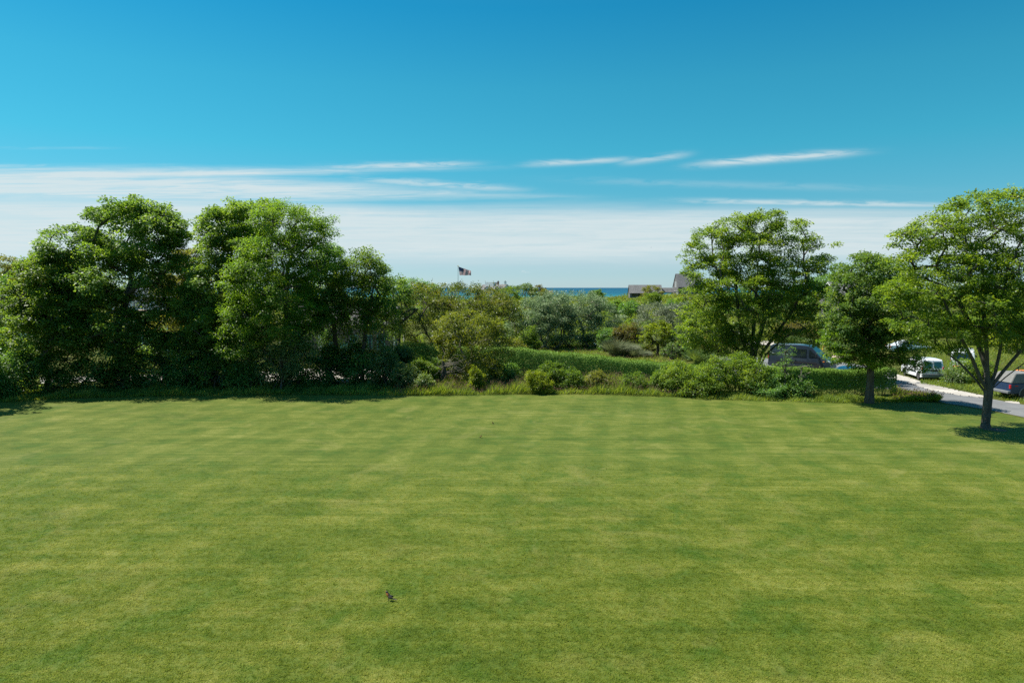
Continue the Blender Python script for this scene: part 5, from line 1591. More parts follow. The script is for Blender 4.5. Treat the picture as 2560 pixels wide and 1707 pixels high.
shrub('dark_bush', 'dark green bush filling the gap below the large yellow green bush', 1255, 905, 40, 58.5, 'dark', seed=108, per=60, cr=0.42, leaf=(0.13, 0.09))
shrub('dark_bush', 'dark green bush between the pale shrubs and the dead trunk', 1085, 905, 40, 57.0, 'sycamore', seed=109, per=60, cr=0.42, leaf=(0.13, 0.09))
shrub('small_bush', 'small bright green bush upright in the tall grass', 1190, 914, 17, 53.4, 'lime', seed=110, per=50, cr=0.26, leaf=(0.10, 0.07), tint0=-0.12)
shrub('small_bush', 'yellow green rounded bush standing at the front of the tall grass', 1345, 920, 32, 52.6, 'lime', seed=111, per=60, cr=0.30, leaf=(0.10, 0.06), tint0=-0.05)
for i, (px, ty, rx, D, mt, l) in enumerate(((1385, 904, 38, 54.6, 'bright', 'bright green bush before the hedge right of the yellow green bush'), (1430, 922, 30, 54.0, 'bright', 'low green bush in the hedge shade near the yellow green bush'),
                                            (1490, 929, 36, 53.8, 'olive', 'pale olive bush leaning on the middle of the hedge'), (1590, 931, 34, 53.4, 'bright', 'green bush in front of the right part of the hedge'),
                                            (1640, 932, 28, 53.2, 'bright', 'small green bush touching the large leafy thicket'))):
    shrub('hedge_bush', l, px, ty, rx, D, mt, seed=120 + i, per=65, cr=0.34, leaf=(0.11, 0.08), tint0=-0.16, group='bushes in front of the curved hedge')
TH = [(1715, 900, 52, 52.4), (1790, 892, 56, 51.8), (1850, 880, 50, 52.6), (1890, 893, 46, 51.4), (1750, 935, 46, 51.0), (1670, 915, 34, 53.0)]
TL = ['leafy bright bush at the left of the large thicket', 'leafy bright bush in the middle of the large thicket', 'tallest leafy bush at the foot of the maple stems', 'leafy bush at the right of the large thicket below the grey van',
      'lowest leafy bush at the front of the large thicket', 'small leafy bush linking hedge and large thicket']
for i, (px, ty, rx, D) in enumerate(TH):
    shrub('thicket_bush', TL[i], px, ty, rx, D, 'bright', seed=130 + i, per=62, cr=0.42, leaf=(0.11, 0.085), tint0=0.06, group='bright leafy bushes below the maple')
for i, (px, ty, rx, D, l) in enumerate(((1950, 925, 44, 51.2, 'dark bush at the left end of the clipped roadside hedge'), (1925, 960, 40, 50.4, 'low dark bush at the shaded lawn edge by the roadside hedge'), (2000, 950, 40, 50.6, 'dark bush in front of the roadside hedge below the van bonnet'))):
    shrub('understorey_bush', l, px, ty, rx, D, 'dark', seed=140 + i, per=60, cr=0.38, leaf=(0.11, 0.08), group='dark bushes by the roadside hedge')
for i, (px, h, l) in enumerate(((1967, 872, 'thin dark leafless sapling in front of the grey van'), (2008, 915, 'thin pale straight sapling before the roadside hedge'))):
    p = at(px, h, 50.8)
    tree('sapling', l, px, 50.8, [(px, h + 12, 0, 20, 22, 0.6), (px, h + 45, 0, 24, 30, 0.7)], 'dark', 'bark_pale' if i else 'bark_dark', 40 if i == 0 else 26, 30 if i == 0 else 8, 0.26, (0.09, 0.06), 150 + i, trunk_r=0.05, branches=26, cat='sapling',
         stems=[[(0, 0, -.1), (0.03, 0, p.z * 0.5), (-0.02, 0, p.z * 0.95)]])

hedge('clipped_hedge', 'long curving clipped hedge between lawn and garden with sunlit flat top', [(1000, 944), (1120, 945), (1270, 946), (1400, 947), (1500, 948), (1600, 950), (1700, 953), (1790, 956)], 1.5, [3.15, 3.05, 2.85, 2.45, 2.05, 1.75, 1.45, 1.4], 41, 84000, leaf=(0.10, 0.065), round_=0.55)
hedge('roadside_hedge', 'clipped dark hedge with see through bottom ending beside the road', [(1905, 984), (2010, 988), (2120, 990), (2226, 988)], 0.75, 2.05, 42, 42000, bare=0.6, leaf=(0.095, 0.065))

# silver olive thicket with crooked stems, and its neighbours in the garden
def crooked(rng, n, w, h):
    st = []
    for i in range(n):
        x = rng.uniform(-w, w) * 0.6; s = rng.choice([-1, 1])
        st.append([(x, rng.uniform(-.6, .3), -.1), (x + s * 0.7, -0.5, h * 0.10), (x + s * 1.2, -0.4, h * 0.22), (x + s * 1.1, 0, h * 0.4), (x + s * 1.6, 0, h * 0.6)])
    return st


rg2 = np.random.default_rng(9)
for i, (px, D, lob, l) in enumerate((
        (1350, 91, [(1330, 790, 0, 48, 34, 3.2), (1375, 765, 0, 46, 30, 3.0), (1310, 820, -.5, 40, 30, 2.4), (1375, 815, -1, 52, 36, 3.0), (1340, 828, -.8, 46, 26, 2.4), (1395, 800, 0, 34, 40, 2.4)], 'silvery green olive thicket with crooked stems at the left of the garden'),
        (1450, 92, [(1425, 765, 0, 44, 28, 3.0), (1470, 770, 0, 46, 28, 3.0), (1440, 812, -1, 56, 40, 3.2), (1505, 800, 0, 40, 36, 2.8), (1415, 825, -.8, 44, 28, 2.4), (1500, 832, -.6, 40, 26, 2.2)], 'silvery green olive thicket with crooked stems in the middle of the garden'))):
    tree('olive_thicket', l, px, D, lob, 'silver', 'bark_pale', 400, 84, 0.68, (0.20, 0.10), 160 + i, stems=crooked(rg2, 5, 4.0, 6.0), trunk_r=0.14, branches=90, cat='bush', droop=-0.1, spread=1.0, upn=0.6, carve=0.7, tint0=0.18, group='silvery olive thickets in the garden')
tree('silver_willow', 'pale silvery willow behind the small yellow green garden tree', 1665, 88,
     [(1640, 800, 0, 44, 32, 2.6), (1690, 800, 0, 46, 36, 2.6), (1665, 835, -.5, 60, 40, 3.0), (1715, 845, 0, 38, 38, 2.2)], 'silver2', 'bark_pale', 220, 95, 0.66, (0.22, 0.08), 163, trunk_r=0.13, branches=80, cat='tree', spread=1.1, upn=0.3, droop=-0.15)
shrub('garden_shrub', 'russet brown shrub between the olive thickets and yellow green tree', 1568, 800, 32, 86, 'brown', seed=170, per=60, cr=0.5, leaf=(0.17, 0.11))
shrub('garden_shrub', 'russet brown shrub left of the maple foot', 1776, 834, 36, 76, 'brown', seed=171, per=60, cr=0.46, leaf=(0.16, 0.10))
shrub('garden_shrub', 'dark green shrub between the olive thicket and russet shrub', 1525, 815, 26, 87, 'dark', seed=172, per=60, cr=0.5, leaf=(0.17, 0.12))
shrub('garden_shrub', 'bright green shrub at the left foot of the olive thicket', 1318, 812, 26, 86, 'bright', seed=173, per=55, cr=0.45, leaf=(0.16, 0.11))
shrub('garden_shrub', 'dark green shrub right of the silvery willow', 1740, 842, 28, 78, 'dark', seed=174, per=60, cr=0.46, leaf=(0.15, 0.11))
tree('small_garden_tree', 'small round yellow green tree on a short trunk in a mulch bed', 1645, 80.5,
     [(1645, 838, 0, 34, 30, 1.6), (1620, 850, 0, 20, 22, 1.1), (1668, 848, 0, 18, 24, 1.1), (1645, 825, 0, 24, 20, 1.2)], 'lime', 'bark_dark', 120, 75, 0.40, (0.15, 0.10), 180, trunk_r=0.17, branches=60, tint0=-0.1,
     stems=[[(0, 0, -.1), (-0.02, 0, 0.5), (0.05, 0, 0.9), (0.0, 0, 1.8)]])
tree('multistem_bush', 'green bush on four spreading bare stems in the mulch bed', 1684, 76.5,
     [(1684, 872, 0, 22, 14, 0.9), (1670, 880, 0, 16, 12, 0.8), (1700, 880, 0, 16, 13, 0.8)], 'sage', 'bark', 60, 55, 0.30, (0.12, 0.085), 181, trunk_r=0.09, cat='bush', tint0=-0.2,
     stems=[[(0, 0, -.1), (-0.5, 0, 0.7), (-0.7, 0, 1.1)], [(0.05, 0, -.1), (-.1, 0, 0.7), (-.1, 0, 1.2)], [(0.1, 0, -.1), (0.35, 0, 0.5), (0.6, 0, 1.1)], [(0.15, 0, -.1), (0.8, 0, 0.5), (1.1, 0, 1.1)]])
tree('pruned_bush', 'small flat topped pruned bush left of the yellow green tree', 1623, 81.5, [(1623, 873, 0, 12, 8, 0.6)], 'olive', 'bark_dark', 30, 50, 0.22, (0.11, 0.08), 182, trunk_r=0.06, cat='bush')
shrub('ball_bush', 'tiny clipped ball bush between yellow green tree and multi stemmed bush', 1662, 877, 8, 79.5, 'olive', seed=183, per=60, cr=0.2, leaf=(0.09, 0.06))
shrub('ball_bush', 'small rounded green bush beside the feathery grass clump', 1603, 862, 12, 84, 'sage', seed=184, per=60, cr=0.26, leaf=(0.11, 0.08))


def grass_clump(name, label, px, py, rx_px, h, mat, seed, n=1500, w=0.03, up=0.8):
    rng = np.random.default_rng(seed)
    p = gd(px, py); k = p.y / FPX
    o_ = thing(name, label, 'grass', (p.x, p.y, hz1(p.x, p.y)))
    r = rx_px * k
    a = rng.random(n) * 2 * math.pi; q = np.sqrt(rng.random(n)) * r * 0.55
    P = np.stack([np.cos(a) * q, np.sin(a) * q * 0.8, np.zeros(n)], 1)
    D = np.stack([np.cos(a) * 0.55 + rng.normal(size=n) * 0.2 + 0.25, np.sin(a) * 0.5 + rng.normal(size=n) * 0.2, np.full(n, up)], 1)
    N = np.stack([np.cos(a), np.sin(a), np.full(n, 0.7)], 1)
    # arching blade in two lengths
    h1 = h * rng.uniform(0.5, 0.8, n)
    t = 0.5 + rng.normal(size=n) * 0.2
    D = unit(D); P2 = P + D * h1[:, None] * 0.92; D2 = D + np.stack([np.cos(a) * 0.5 + 0.35, np.sin(a) * 0.4, np.full(n, -0.25)], 1)
    me = leaf_mesh('blade_mass', np.concatenate([P, P2]), np.concatenate([D, D2]), np.concatenate([N, N]), np.concatenate([h1, h * rng.uniform(0.4, 0.6, n)]), w, np.concatenate([t - 0.1, t + 0.15]), 0.1)
    tag(link('blade_mass', me, M[mat], o_), kind='stuff')


grass_clump('feather_grass', 'large pale feathery grass clump swept by wind behind the hedge', 1548, 892, 36, 2.1, 'feather', 190, 2600, 0.035)
grass_clump('feather_grass', 'smaller pale feathery grass clump left of the yellow green tree', 1600, 897, 20, 1.2, 'feather', 191, 1300)
grass_clump('feather_grass', 'green fountain grass dome behind the leafy thicket', 1758, 918, 30, 1.9, 'sage', 192, 2200)
grass_clump('reed_clump', 'dark upright reeds between garden and leafy thicket', 1732, 902, 14, 2.4, 'tallgrass', 193, 900, 0.03, 2.2)
grass_clump('feather_grass', 'long green grass tuft on the bank behind the grey van', 1990, 866, 34, 1.6, 'sage', 194, 1600)
grass_clump('feather_grass', 'long green grass tuft right of the fire hydrant', 2025, 868, 30, 1.3, 'sage', 195, 1400)

for i, (px, ty, rx, D, mt, l) in enumerate(((1325, 838, 36, 93.5, 'dark', 'dark bush low under the left olive thicket'), (1400, 842, 38, 94, 'dark', 'dark bush low between the two olive thickets'), (1472, 842, 38, 94, 'dark', 'dark bush low under the right olive thicket'),
                                            (1040, 838, 34, 67, 'bright', 'green bush low under the left side of the reddish tree'), (1120, 842, 38, 68, 'sage', 'grey green bush low under the middle of the reddish tree'), (1285, 838, 28, 72, 'olive', 'olive bush low under the right edge of the reddish tree'))):
    shrub('filler_bush', l, px, ty, rx, D, mt, seed=440 + i, per=55, cr=0.5, leaf=(0.16, 0.11), group='low bushes under the garden trees')

# meadow behind the hedge, flowers, tall grass at the lawn edge
grass_stuff('meadow_grass', ([(1720, 932), (1560, 922), (1400, 902), (1240, 888)], [(1700, 884), (1560, 868), (1400, 860), (1240, 860)]), 26000, 0.55, 0.035, 'tallgrass', 200, 3500, 'seed')
rg3 = np.random.default_rng(12)
P = px_poly_points(rg3, ([(1530, 884), (1400, 876)], [(1500, 866), (1410, 864)]), 60)
for c in range(10): P[c * 6:(c + 1) * 6, :2] = P[c * 6, :2] + rg3.normal(size=(6, 2)) * 0.25
P[:, 2] = 0.75 + rg3.random(60) * 0.25
fl = link('daisies', leaf_mesh('daisies', P, unit(rg3.normal(size=(60, 3))), np.tile([[0, -.4, 1.0]], (60, 1)), np.full(60, 0.16), 0.15, rg3.random(60)), M['flower']); tag(fl, kind='stuff')
grass_stuff('tall_grass', ([(985, 990), (1150, 989), (1300, 986), (1500, 987), (1700, 993), (1760, 996)], [(1010, 955), (1150, 952), (1300, 950), (1500, 952), (1650, 958), (1760, 968)]), 42000, 0.95, 0.032, 'tallgrass', 201, 9000, 'seed')
grass_stuff('shaded_grass', ([(-60, 1010), (150, 998), (400, 992), (700, 988), (1000, 990)], [(-60, 985), (150, 975), (400, 968), (700, 962), (1000, 966)]), 24000, 0.65, 0.035, 'tallgrass', 202)
grass_stuff('verge_grass', ([(2226, 1006), (2290, 1004), (2345, 1004)], [(2230, 972), (2280, 988), (2345, 1001)]), 9000, 0.5, 0.03, 'lime', 203, 700, 'seed', 0.45)
grass_stuff('hedge_foot_grass', ([(1740, 998), (1900, 1003), (2100, 1008), (2225, 1003)], [(1740, 978), (1900, 988), (2100, 994), (2225, 992)]), 9000, 0.5, 0.03, 'tallgrass', 204)
grass_stuff('bank_grass', ([(2300, 960), (2400, 974), (2500, 998), (2600, 1018)], [(2300, 880), (2400, 880), (2500, 880), (2600, 880)]), 26000, 0.32, 0.035, 'tallgrass', 205)

# ------------------------------------------------------------------ scrubland towards the sea
def scrub_field(name, n, d0, d1, px0, px1, seed, mat, leafs, rr, hh, per, gate=None):
    rng = np.random.default_rng(seed)
    D = np.exp(rng.uniform(math.log(d0), math.log(d1), n)); px = rng.uniform(px0, px1, n)
    x = (px - 1280) / FPX * D
    keep = np.ones(n, bool) if gate is None else gate(px, D, x)
    D, x = D[keep], x[keep]; n = len(D)
    r = rng.uniform(*rr, n) * (0.7 + D / 250); h = rng.uniform(*hh, n) * (0.8 + 0.4 * np.sin(x * 0.11) * np.cos(D * 0.05))
    idx = np.repeat(np.arange(n), per); m = len(idx)
    g = unit(rng.normal(size=(m, 3))); g[:, 2] = np.abs(g[:, 2])
    rad = 0.82 + 0.2 * rng.random(m)
    P = np.stack([x[idx] + g[:, 0] * r[idx] * rad, D[idx] + g[:, 1] * r[idx] * rad, hz(x, D)[idx] + g[:, 2] * h[idx] * rad], 1)
    Dr = g * 0.5 + rng.normal(size=(m, 3)) * 0.6; N = g * 0.6 + rng.normal(size=(m, 3)) * 0.5 + np.array([0, 0, 0.5])
    t = 0.48 + (rng.normal(size=n) * 0.2)[idx] + rng.normal(size=m) * 0.15
    s = (leafs * (0.6 + D / 170))[idx]
    o = link(name, leaf_mesh(name, P, Dr, N, s * rng.uniform(0.7, 1.2, m), s * 0.75, t), M[mat]); tag(o, kind='stuff')


scrub_field('scrub', 1500, 98, 300, 1230, 1800, 301, 'scrub', 0.23, (1.0, 2.2), (0.8, 2.0), 62)
scrub_field('scrub', 260, 96, 170, 1230, 1800, 302, 'bright', 0.20, (0.9, 1.8), (1.2, 2.6), 85)
scrub_field('scrub', 560, 100, 300, -200, 1230, 303, 'scrub', 0.32, (1.8, 3.2), (1.5, 3.2), 45)
scrub_field('scrub', 560, 100, 300, 1800, 2760, 304, 'scrub', 0.32, (1.8, 3.2), (1.2, 2.8), 45)
for i, (px, ty, rx, D, mt, l) in enumerate((
        (1312, 712, 30, 190, 'sage', 'rounded dark green thicket on the skyline right of the white house'),
        (1345, 716, 22, 200, 'brown', 'grey brown leafless thicket sloping down to the sea'),
        (1362, 728, 18, 195, 'olive', 'low olive bush in front of the tiny brick chimney cottage'),
        (1630, 716, 24, 215, 'olive', 'tan round bush in front of the low barn'),
        (1632, 733, 22, 190, 'bright', 'dark green bush below the tan bush at the barn'),
        (1575, 757, 26, 140, 'dark', 'dark green scrub patch right of the olive thickets'),
        (1540, 755, 22, 145, 'sycamore', 'dark scrub patch behind the olive thickets'),
        (1497, 727, 13, 200, 'sycamore', 'spiky bush breaking the sea line between barn and white house'),
        (1480, 729, 9, 205, 'sage', 'smaller spiky bush on the sea line left of its neighbour'),
        (1690, 752, 26, 150, 'dark', 'dark scrub patch left of the maple'),
        (1270, 722, 34, 170, 'bright', 'yellow green bush below the white house'),
        (1225, 728, 36, 160, 'olive', 'olive bush at the right shoulder of the reddish tree'),
        (1700, 735, 20, 200, 'olive', 'olive bush in front of the tall gabled house'))):
    k = FPX / D
    tree('scrub_bush', l, px, D, [(px, ty + 10, 0, rx * 0.7, 11, rx / k * .8), (px, ty + 18, 0, rx, 13, rx / k)], mt, 'bark_dark', 70, 60, 0.75, (0.26, 0.20), 320 + i, trunk_r=0.1, branches=20, cat='bush', limb_min=9, group='bushes on the scrubland')

# ------------------------------------------------------------------ right: maple, dark round tree, near tree
tree('maple_tree', 'broad maple with many stems rising in front of the grey van', 1878, 61,
     [(1830, 580, 0, 52, 34, 2.8), (1900, 562, 0, 52, 26, 2.6), (1965, 585, 0, 42, 34, 2.4), (1775, 610, 0, 40, 36, 2.4), (2010, 625, 0, 34, 30, 2.0), (2052, 622, 0, 26, 10, 1.2), (2056, 655, 0, 22, 10, 1.0), (1740, 645, 0, 26, 26, 1.6),
      (1870, 625, 0, 80, 34, 3.0), (1765, 690, -.6, 52, 34, 2.6), (1850, 720, -1.2, 82, 42, 3.2), (1960, 690, 0, 70, 44, 3.2), (2025, 690, 0, 42, 34, 2.4), (1755, 755, -1, 52, 44, 2.8), (1850, 790, -1.4, 78, 40, 3.0), (1950, 755, -.4, 70, 46, 3.0),
      (1770, 822, -1, 46, 34, 2.4), (1870, 670, .8, 90, 36, 2.6), (1800, 855, -.6, 50, 28, 2.2), (1735, 835, -.4, 36, 30, 1.8), (1845, 868, -.8, 46, 22, 1.8), (1985, 845, -.6, 50, 18, 1.6), (1890, 862, -.8, 60, 22, 1.8), (2050, 800, -.4, 34, 30, 1.6), (1760, 790, .5, 50, 40, 2.4), (1900, 740, .8, 80, 44, 2.6), (1960, 800, .3, 60, 30, 2.2), (2030, 745, -.4, 46, 34, 2.4), (2010, 815, -1, 56, 22, 2.0), (1830, 840, -.8, 44, 26, 2.0)],
     'maple', 'bark', 1300, 86, 0.64, (0.16, 0.115), 22, trunk_r=0.17, branches=190, flat=0.42, droop=0.2, carve=0.75, spread=0.6, wind=0.15, shell=0.45,
     stems=[[(-0.3, 0, -.1), (-0.9, 0.1, 2.2), (-2.0, 0, 4.4), (-3.1, 0, 7.0)], [(-0.12, 0.1, -.1), (-0.35, 0.2, 2.4), (-1.0, 0.3, 5.5), (-1.5, 0.3, 9.5)], [(0.0, -.1, -.1), (0.05, -.2, 2.5), (0.2, -.3, 6.0), (0.4, -.2, 10.5)], [(0.15, 0, -.1), (0.5, 0.1, 2.5), (1.3, 0.2, 5.5), (2.0, 0.2, 9.5)],
            [(0.3, 0, -.1), (1.0, 0, 2.3), (2.4, 0, 4.2), (3.8, 0, 6.4)], [(0.35, -.1, -.1), (1.3, -.2, 2.2), (2.9, -.4, 3.8), (4.6, -.6, 4.6)]])
round_tree = tree('dark_round_tree', 'dark glossy round headed tree with a straight grey trunk before the hedge end', 2181, 48.2,
     [(2170, 680, 0, 56, 40, 2.4), (2215, 700, 0, 48, 44, 2.2), (2130, 720, 0, 44, 44, 2.2), (2180, 750, -.4, 70, 44, 2.6), (2110, 785, 0, 40, 36, 1.9), (2230, 770, 0, 46, 50, 2.2), (2150, 815, -.4, 64, 40, 2.4), (2200, 850, 0, 54, 34, 2.0), (2120, 860, 0, 46, 34, 1.8)],
     'glossy', 'bark', 540, 88, 0.54, (0.15, 0.11), 23, trunk_r=0.24, branches=110, shell=0.5, carve=0.7, bottom=0.3,
     stems=[[(0, 0, -.1), (0.03, 0, 1.4), (0.02, 0, 2.6), (-0.1, 0, 4.6), (-0.3, 0, 7.4)], [(0.02, 0, 2.4), (0.7, 0.1, 4.4), (1.2, 0.1, 6.8)], [(0.0, 0, 2.5), (-0.9, -.1, 4.3), (-1.5, -.1, 6.2)]])
low_growth = tree('low_maple_growth', 'yellowing lower branches around the trunk of the dark round tree', 2180, 48.0,
     [(2120, 890, -.4, 50, 18, 1.5), (2160, 905, -.8, 46, 16, 1.4), (2245, 890, 0, 60, 22, 1.9), (2280, 915, 0, 44, 12, 1.4), (2100, 850, 0, 36, 24, 1.5), (2240, 845, 0, 44, 24, 1.8)],
     'locust', 'bark_dark', 240, 66, 0.46, (0.13, 0.09), 24, trunk_r=0.07, branches=70, cat='branches', flat=0.35, shell=0.25,
     stems=[[(0, 0, 2.3), (0.9, 0, 3.0), (1.9, 0, 3.6)], [(0, 0, 2.3), (-0.8, -.2, 3.0), (-1.6, -.3, 3.6)]])
for ch in list(low_growth.children):
    ch.name = 'lower_foliage' if ch.name.startswith('crown') else 'lower_branch'
    ch.parent = round_tree; ch.location = low_growth.location - round_tree.location
bpy.data.objects.remove(low_growth)
tree('near_maple_tree', 'nearest tall spreading tree with thick forked trunk at the right of the lawn', 2479, 39.7,
     [(2440, 520, 0, 42, 28, 2.0), (2400, 545, 0, 34, 34, 1.8), (2510, 510, 0, 46, 24, 2.0), (2560, 520, .3, 44, 34, 2.0), (2330, 580, 0, 52, 30, 2.0), (2285, 605, 0, 34, 24, 1.5), (2370, 600, 0, 36, 30, 1.7), (2470, 590, .3, 50, 28, 2.0), (2550, 590, .3, 52, 34, 2.2),
      (2300, 670, -.4, 56, 28, 2.0), (2390, 680, -.6, 60, 34, 2.2), (2480, 680, -.6, 64, 36, 2.4), (2560, 680, 0, 50, 44, 2.2), (2270, 735, -.5, 56, 30, 2.0), (2350, 760, -1.0, 62, 38, 2.2), (2440, 770, -1.2, 62, 38, 2.2), (2540, 770, -.6, 60, 40, 2.2),
      (2310, 815, -.8, 62, 30, 1.9), (2390, 840, -1, 46, 28, 1.7), (2500, 830, -.6, 44, 24, 1.7), (2470, 730, .5, 84, 44, 2.2), (2390, 720, .5, 60, 44, 2.0), (2330, 720, .3, 60, 40, 2.0), (2550, 730, .5, 60, 40, 2.2), (2420, 640, .5, 60, 40, 2.0), (2450, 835, -1, 46, 30, 1.6), (2560, 830, -.6, 50, 34, 1.8), (2340, 850, -.6, 40, 20, 1.4), (2640, 600, 0, 60, 60, 2.4), (2650, 730, 0, 64, 60, 2.4), (2620, 830, 0, 50, 30, 2.0), (2710, 680, 0, 50, 60, 2.2)],
     'maple', 'bark', 1150, 84, 0.50, (0.135, 0.085), 25, trunk_r=0.225, branches=220, flat=0.45, droop=0.25, wind=0.45, carve=0.75, spread=0.7, shell=0.45, sides=8, tint0=0.05,
     stems=[[(0, 0, -.15), (-0.02, 0, 0.25), (0.02, 0, 1.2), (0.06, 0, 2.3), (-0.05, 0, 3.0), (-0.2, 0, 4.6), (-0.5, 0.1, 7.5), (-0.6, 0.2, 10.5)],
            [(0.05, 0, 2.1), (-0.55, -.1, 2.9), (-1.1, -.2, 4.0), (-2.1, -.3, 5.6), (-3.2, -.3, 7.8)], [(0.05, 0, 2.2), (0.45, 0.1, 3.2), (0.75, 0.2, 4.6), (0.85, 0.3, 7.0), (1.0, 0.3, 10.0)],
            [(0.06, 0, 2.2), (0.75, 0, 3.2), (1.7, 0.1, 4.3), (3.0, 0.1, 6.0), (4.2, 0.1, 8.0)], [(0.06, 0, 2.1), (0.85, -.2, 3.0), (1.9, -.3, 3.9), (3.2, -.4, 4.8)], [(0.04, .1, 2.2), (0.2, 0.5, 3.4), (-0.2, 0.9, 5.2), (-1.3, 1.2, 7.6)],
            [(0.0, 0, 1.9), (-0.6, 0.2, 2.8), (-1.5, 0.4, 3.8), (-2.9, 0.5, 4.9)]])
# bushes on the bank across the road
for i, (px, ty, rx, D, mt, l) in enumerate((
        (2408, 902, 42, 59.5, 'bright', 'leafy green bush on the bank in front of the large white van'), (2458, 896, 38, 60, 'bright', 'leafy green bush on the bank right of the large white van'),
        (2385, 922, 30, 58.2, 'sage', 'low leafy bush right of the small white van'), (2540, 800, 60, 74, 'lime', 'tall yellow green bush behind the navy pickup'), (2465, 790, 60, 82, 'bright', 'tall green bush behind the near tree trunk'),
        (2370, 775, 70, 95, 'bright', 'broad green bush beyond the parked vehicles on the right'), (2250, 775, 60, 100, 'sage', 'grey green bush beyond the white parked car'), (2000, 800, 60, 100, 'brown', 'russet bush in the distance above the grey van roof'),
        (2070, 790, 50, 105, 'bright', 'green bush in the distance above the fire hydrant'), (1840, 810, 50, 100, 'sage', 'grey green bush seen through the maple stems'), (2140, 800, 50, 105, 'olive', 'olive bush in the distance behind the dark round tree'),
        (2610, 760, 70, 85, 'bright', 'bright green bush at the right edge above the pickup'))):
    shrub('roadside_bush', l, px, ty, rx, D, mt, seed=400 + i, per=45, cr=0.5 if D < 65 else 0.75, leaf=(0.14, 0.10) if D < 65 else (0.2, 0.15), group='bushes beyond the road')


# mown turf near the house: real tufts, thinning out with distance
def turf():
    rng = np.random.default_rng(77); n = 12
    a = rng.random(n) * 2 * math.pi; r = np.sqrt(rng.random(n)) * 0.06
    P = np.stack([np.cos(a) * r, np.sin(a) * r, np.full(n, 0.0)], 1)
    D = np.stack([rng.normal(size=n) * 1.1, rng.normal(size=n) * 1.1, np.full(n, 0.75)], 1)
    N = np.stack([rng.normal(size=n) * .4, rng.normal(size=n) * .4, np.full(n, 1.0)], 1)
    me = leaf_mesh('lawn_grass', P, D, N, rng.uniform(0.022, 0.050, n), 0.009, np.clip(0.5 + rng.normal(size=n) * 0.22, 0, 1), 0.15)
    o = link('lawn_grass', me, M['turf']); tag(o, kind='stuff')
    ng = bpy.data.node_groups.new('turf_scatter', 'GeometryNodeTree')
    ng.interface.new_socket('Geometry', in_out='INPUT', socket_type='NodeSocketGeometry')
    ng.interface.new_socket('Geometry', in_out='OUTPUT', socket_type='NodeSocketGeometry')
    N_, L_ = ng.nodes, ng.links
    gi, go = N_.new('NodeGroupInput'), N_.new('NodeGroupOutput')
    grid = N_.new('GeometryNodeMeshGrid'); grid.inputs['Size X'].default_value = 46; grid.inputs['Size Y'].default_value = 22
    grid.inputs['Vertices X'].default_value = 93; grid.inputs['Vertices Y'].default_value = 45
    mv = N_.new('GeometryNodeTransform'); mv.inputs['Translation'].default_value = (0, 21.5, 0.006)
    L_.new(grid.outputs['Mesh'], mv.inputs['Geometry'])
    pos = N_.new('GeometryNodeInputPosition'); sp = N_.new('ShaderNodeSeparateXYZ'); L_.new(pos.outputs[0], sp.inputs[0])
    mr = N_.new('ShaderNodeMapRange'); mr.inputs['From Min'].default_value = 15; mr.inputs['From Max'].default_value = 32.4
    mr.inputs['To Min'].default_value = 330; mr.inputs['To Max'].default_value = 0
    L_.new(sp.outputs['Y'], mr.inputs['Value'])
    nz = N_.new('ShaderNodeTexNoise'); nz.inputs['Scale'].default_value = 5.0; nz.inputs['Detail'].default_value = 5
    L_.new(pos.outputs[0], nz.inputs['Vector'])
    m2 = N_.new('ShaderNodeMapRange'); m2.inputs['From Min'].default_value = 0.35; m2.inputs['From Max'].default_value = 0.65; m2.inputs['To Min'].default_value = 0.7
    L_.new(nz.outputs['Fac'], m2.inputs['Value'])
    mu = N_.new('ShaderNodeMath'); mu.operation = 'MULTIPLY'; L_.new(mr.outputs[0], mu.inputs[0]); L_.new(m2.outputs[0], mu.inputs[1])
    ds = N_.new('GeometryNodeDistributePointsOnFaces'); L_.new(mv.outputs[0], ds.inputs['Mesh']); L_.new(mu.outputs[0], ds.inputs['Density'])
    ins = N_.new('GeometryNodeInstanceOnPoints'); L_.new(ds.outputs['Points'], ins.inputs['Points']); L_.new(gi.outputs[0], ins.inputs['Instance'])
    rr = N_.new('FunctionNodeRandomValue'); rr.data_type = 'FLOAT_VECTOR'; rr.inputs['Max'].default_value = (0.25, 0.25, 6.28)
    L_.new(rr.outputs['Value'], ins.inputs['Rotation'])
    rs = N_.new('FunctionNodeRandomValue'); rs.data_type = 'FLOAT'; rs.inputs['Min'].default_value = 0.6; rs.inputs['Max'].default_value = 1.35; rs.inputs['Seed'].default_value = 3
    L_.new(rs.outputs[1], ins.inputs['Scale'])
    L_.new(ins.outputs[0], go.inputs[0])
    o.modifiers.new('scatter', 'NODES').node_group = ng


turf()
sp_ = gd(2482, 1073)
rg5 = np.random.default_rng(8); an = np.linspace(0, 2 * math.pi, 25)[:-1]; rad = 0.62 + rg5.normal(size=24) * 0.08
sheet('bare_soil', [[(sp_.x + math.cos(t) * r_ * q + 0.1, sp_.y + math.sin(t) * r_ * q) for t, r_ in zip(list(an) + [an[0]], list(rad) + [rad[0]])] for q in (0.05, 0.5, 1.0)], M['mulch'], 0.010)

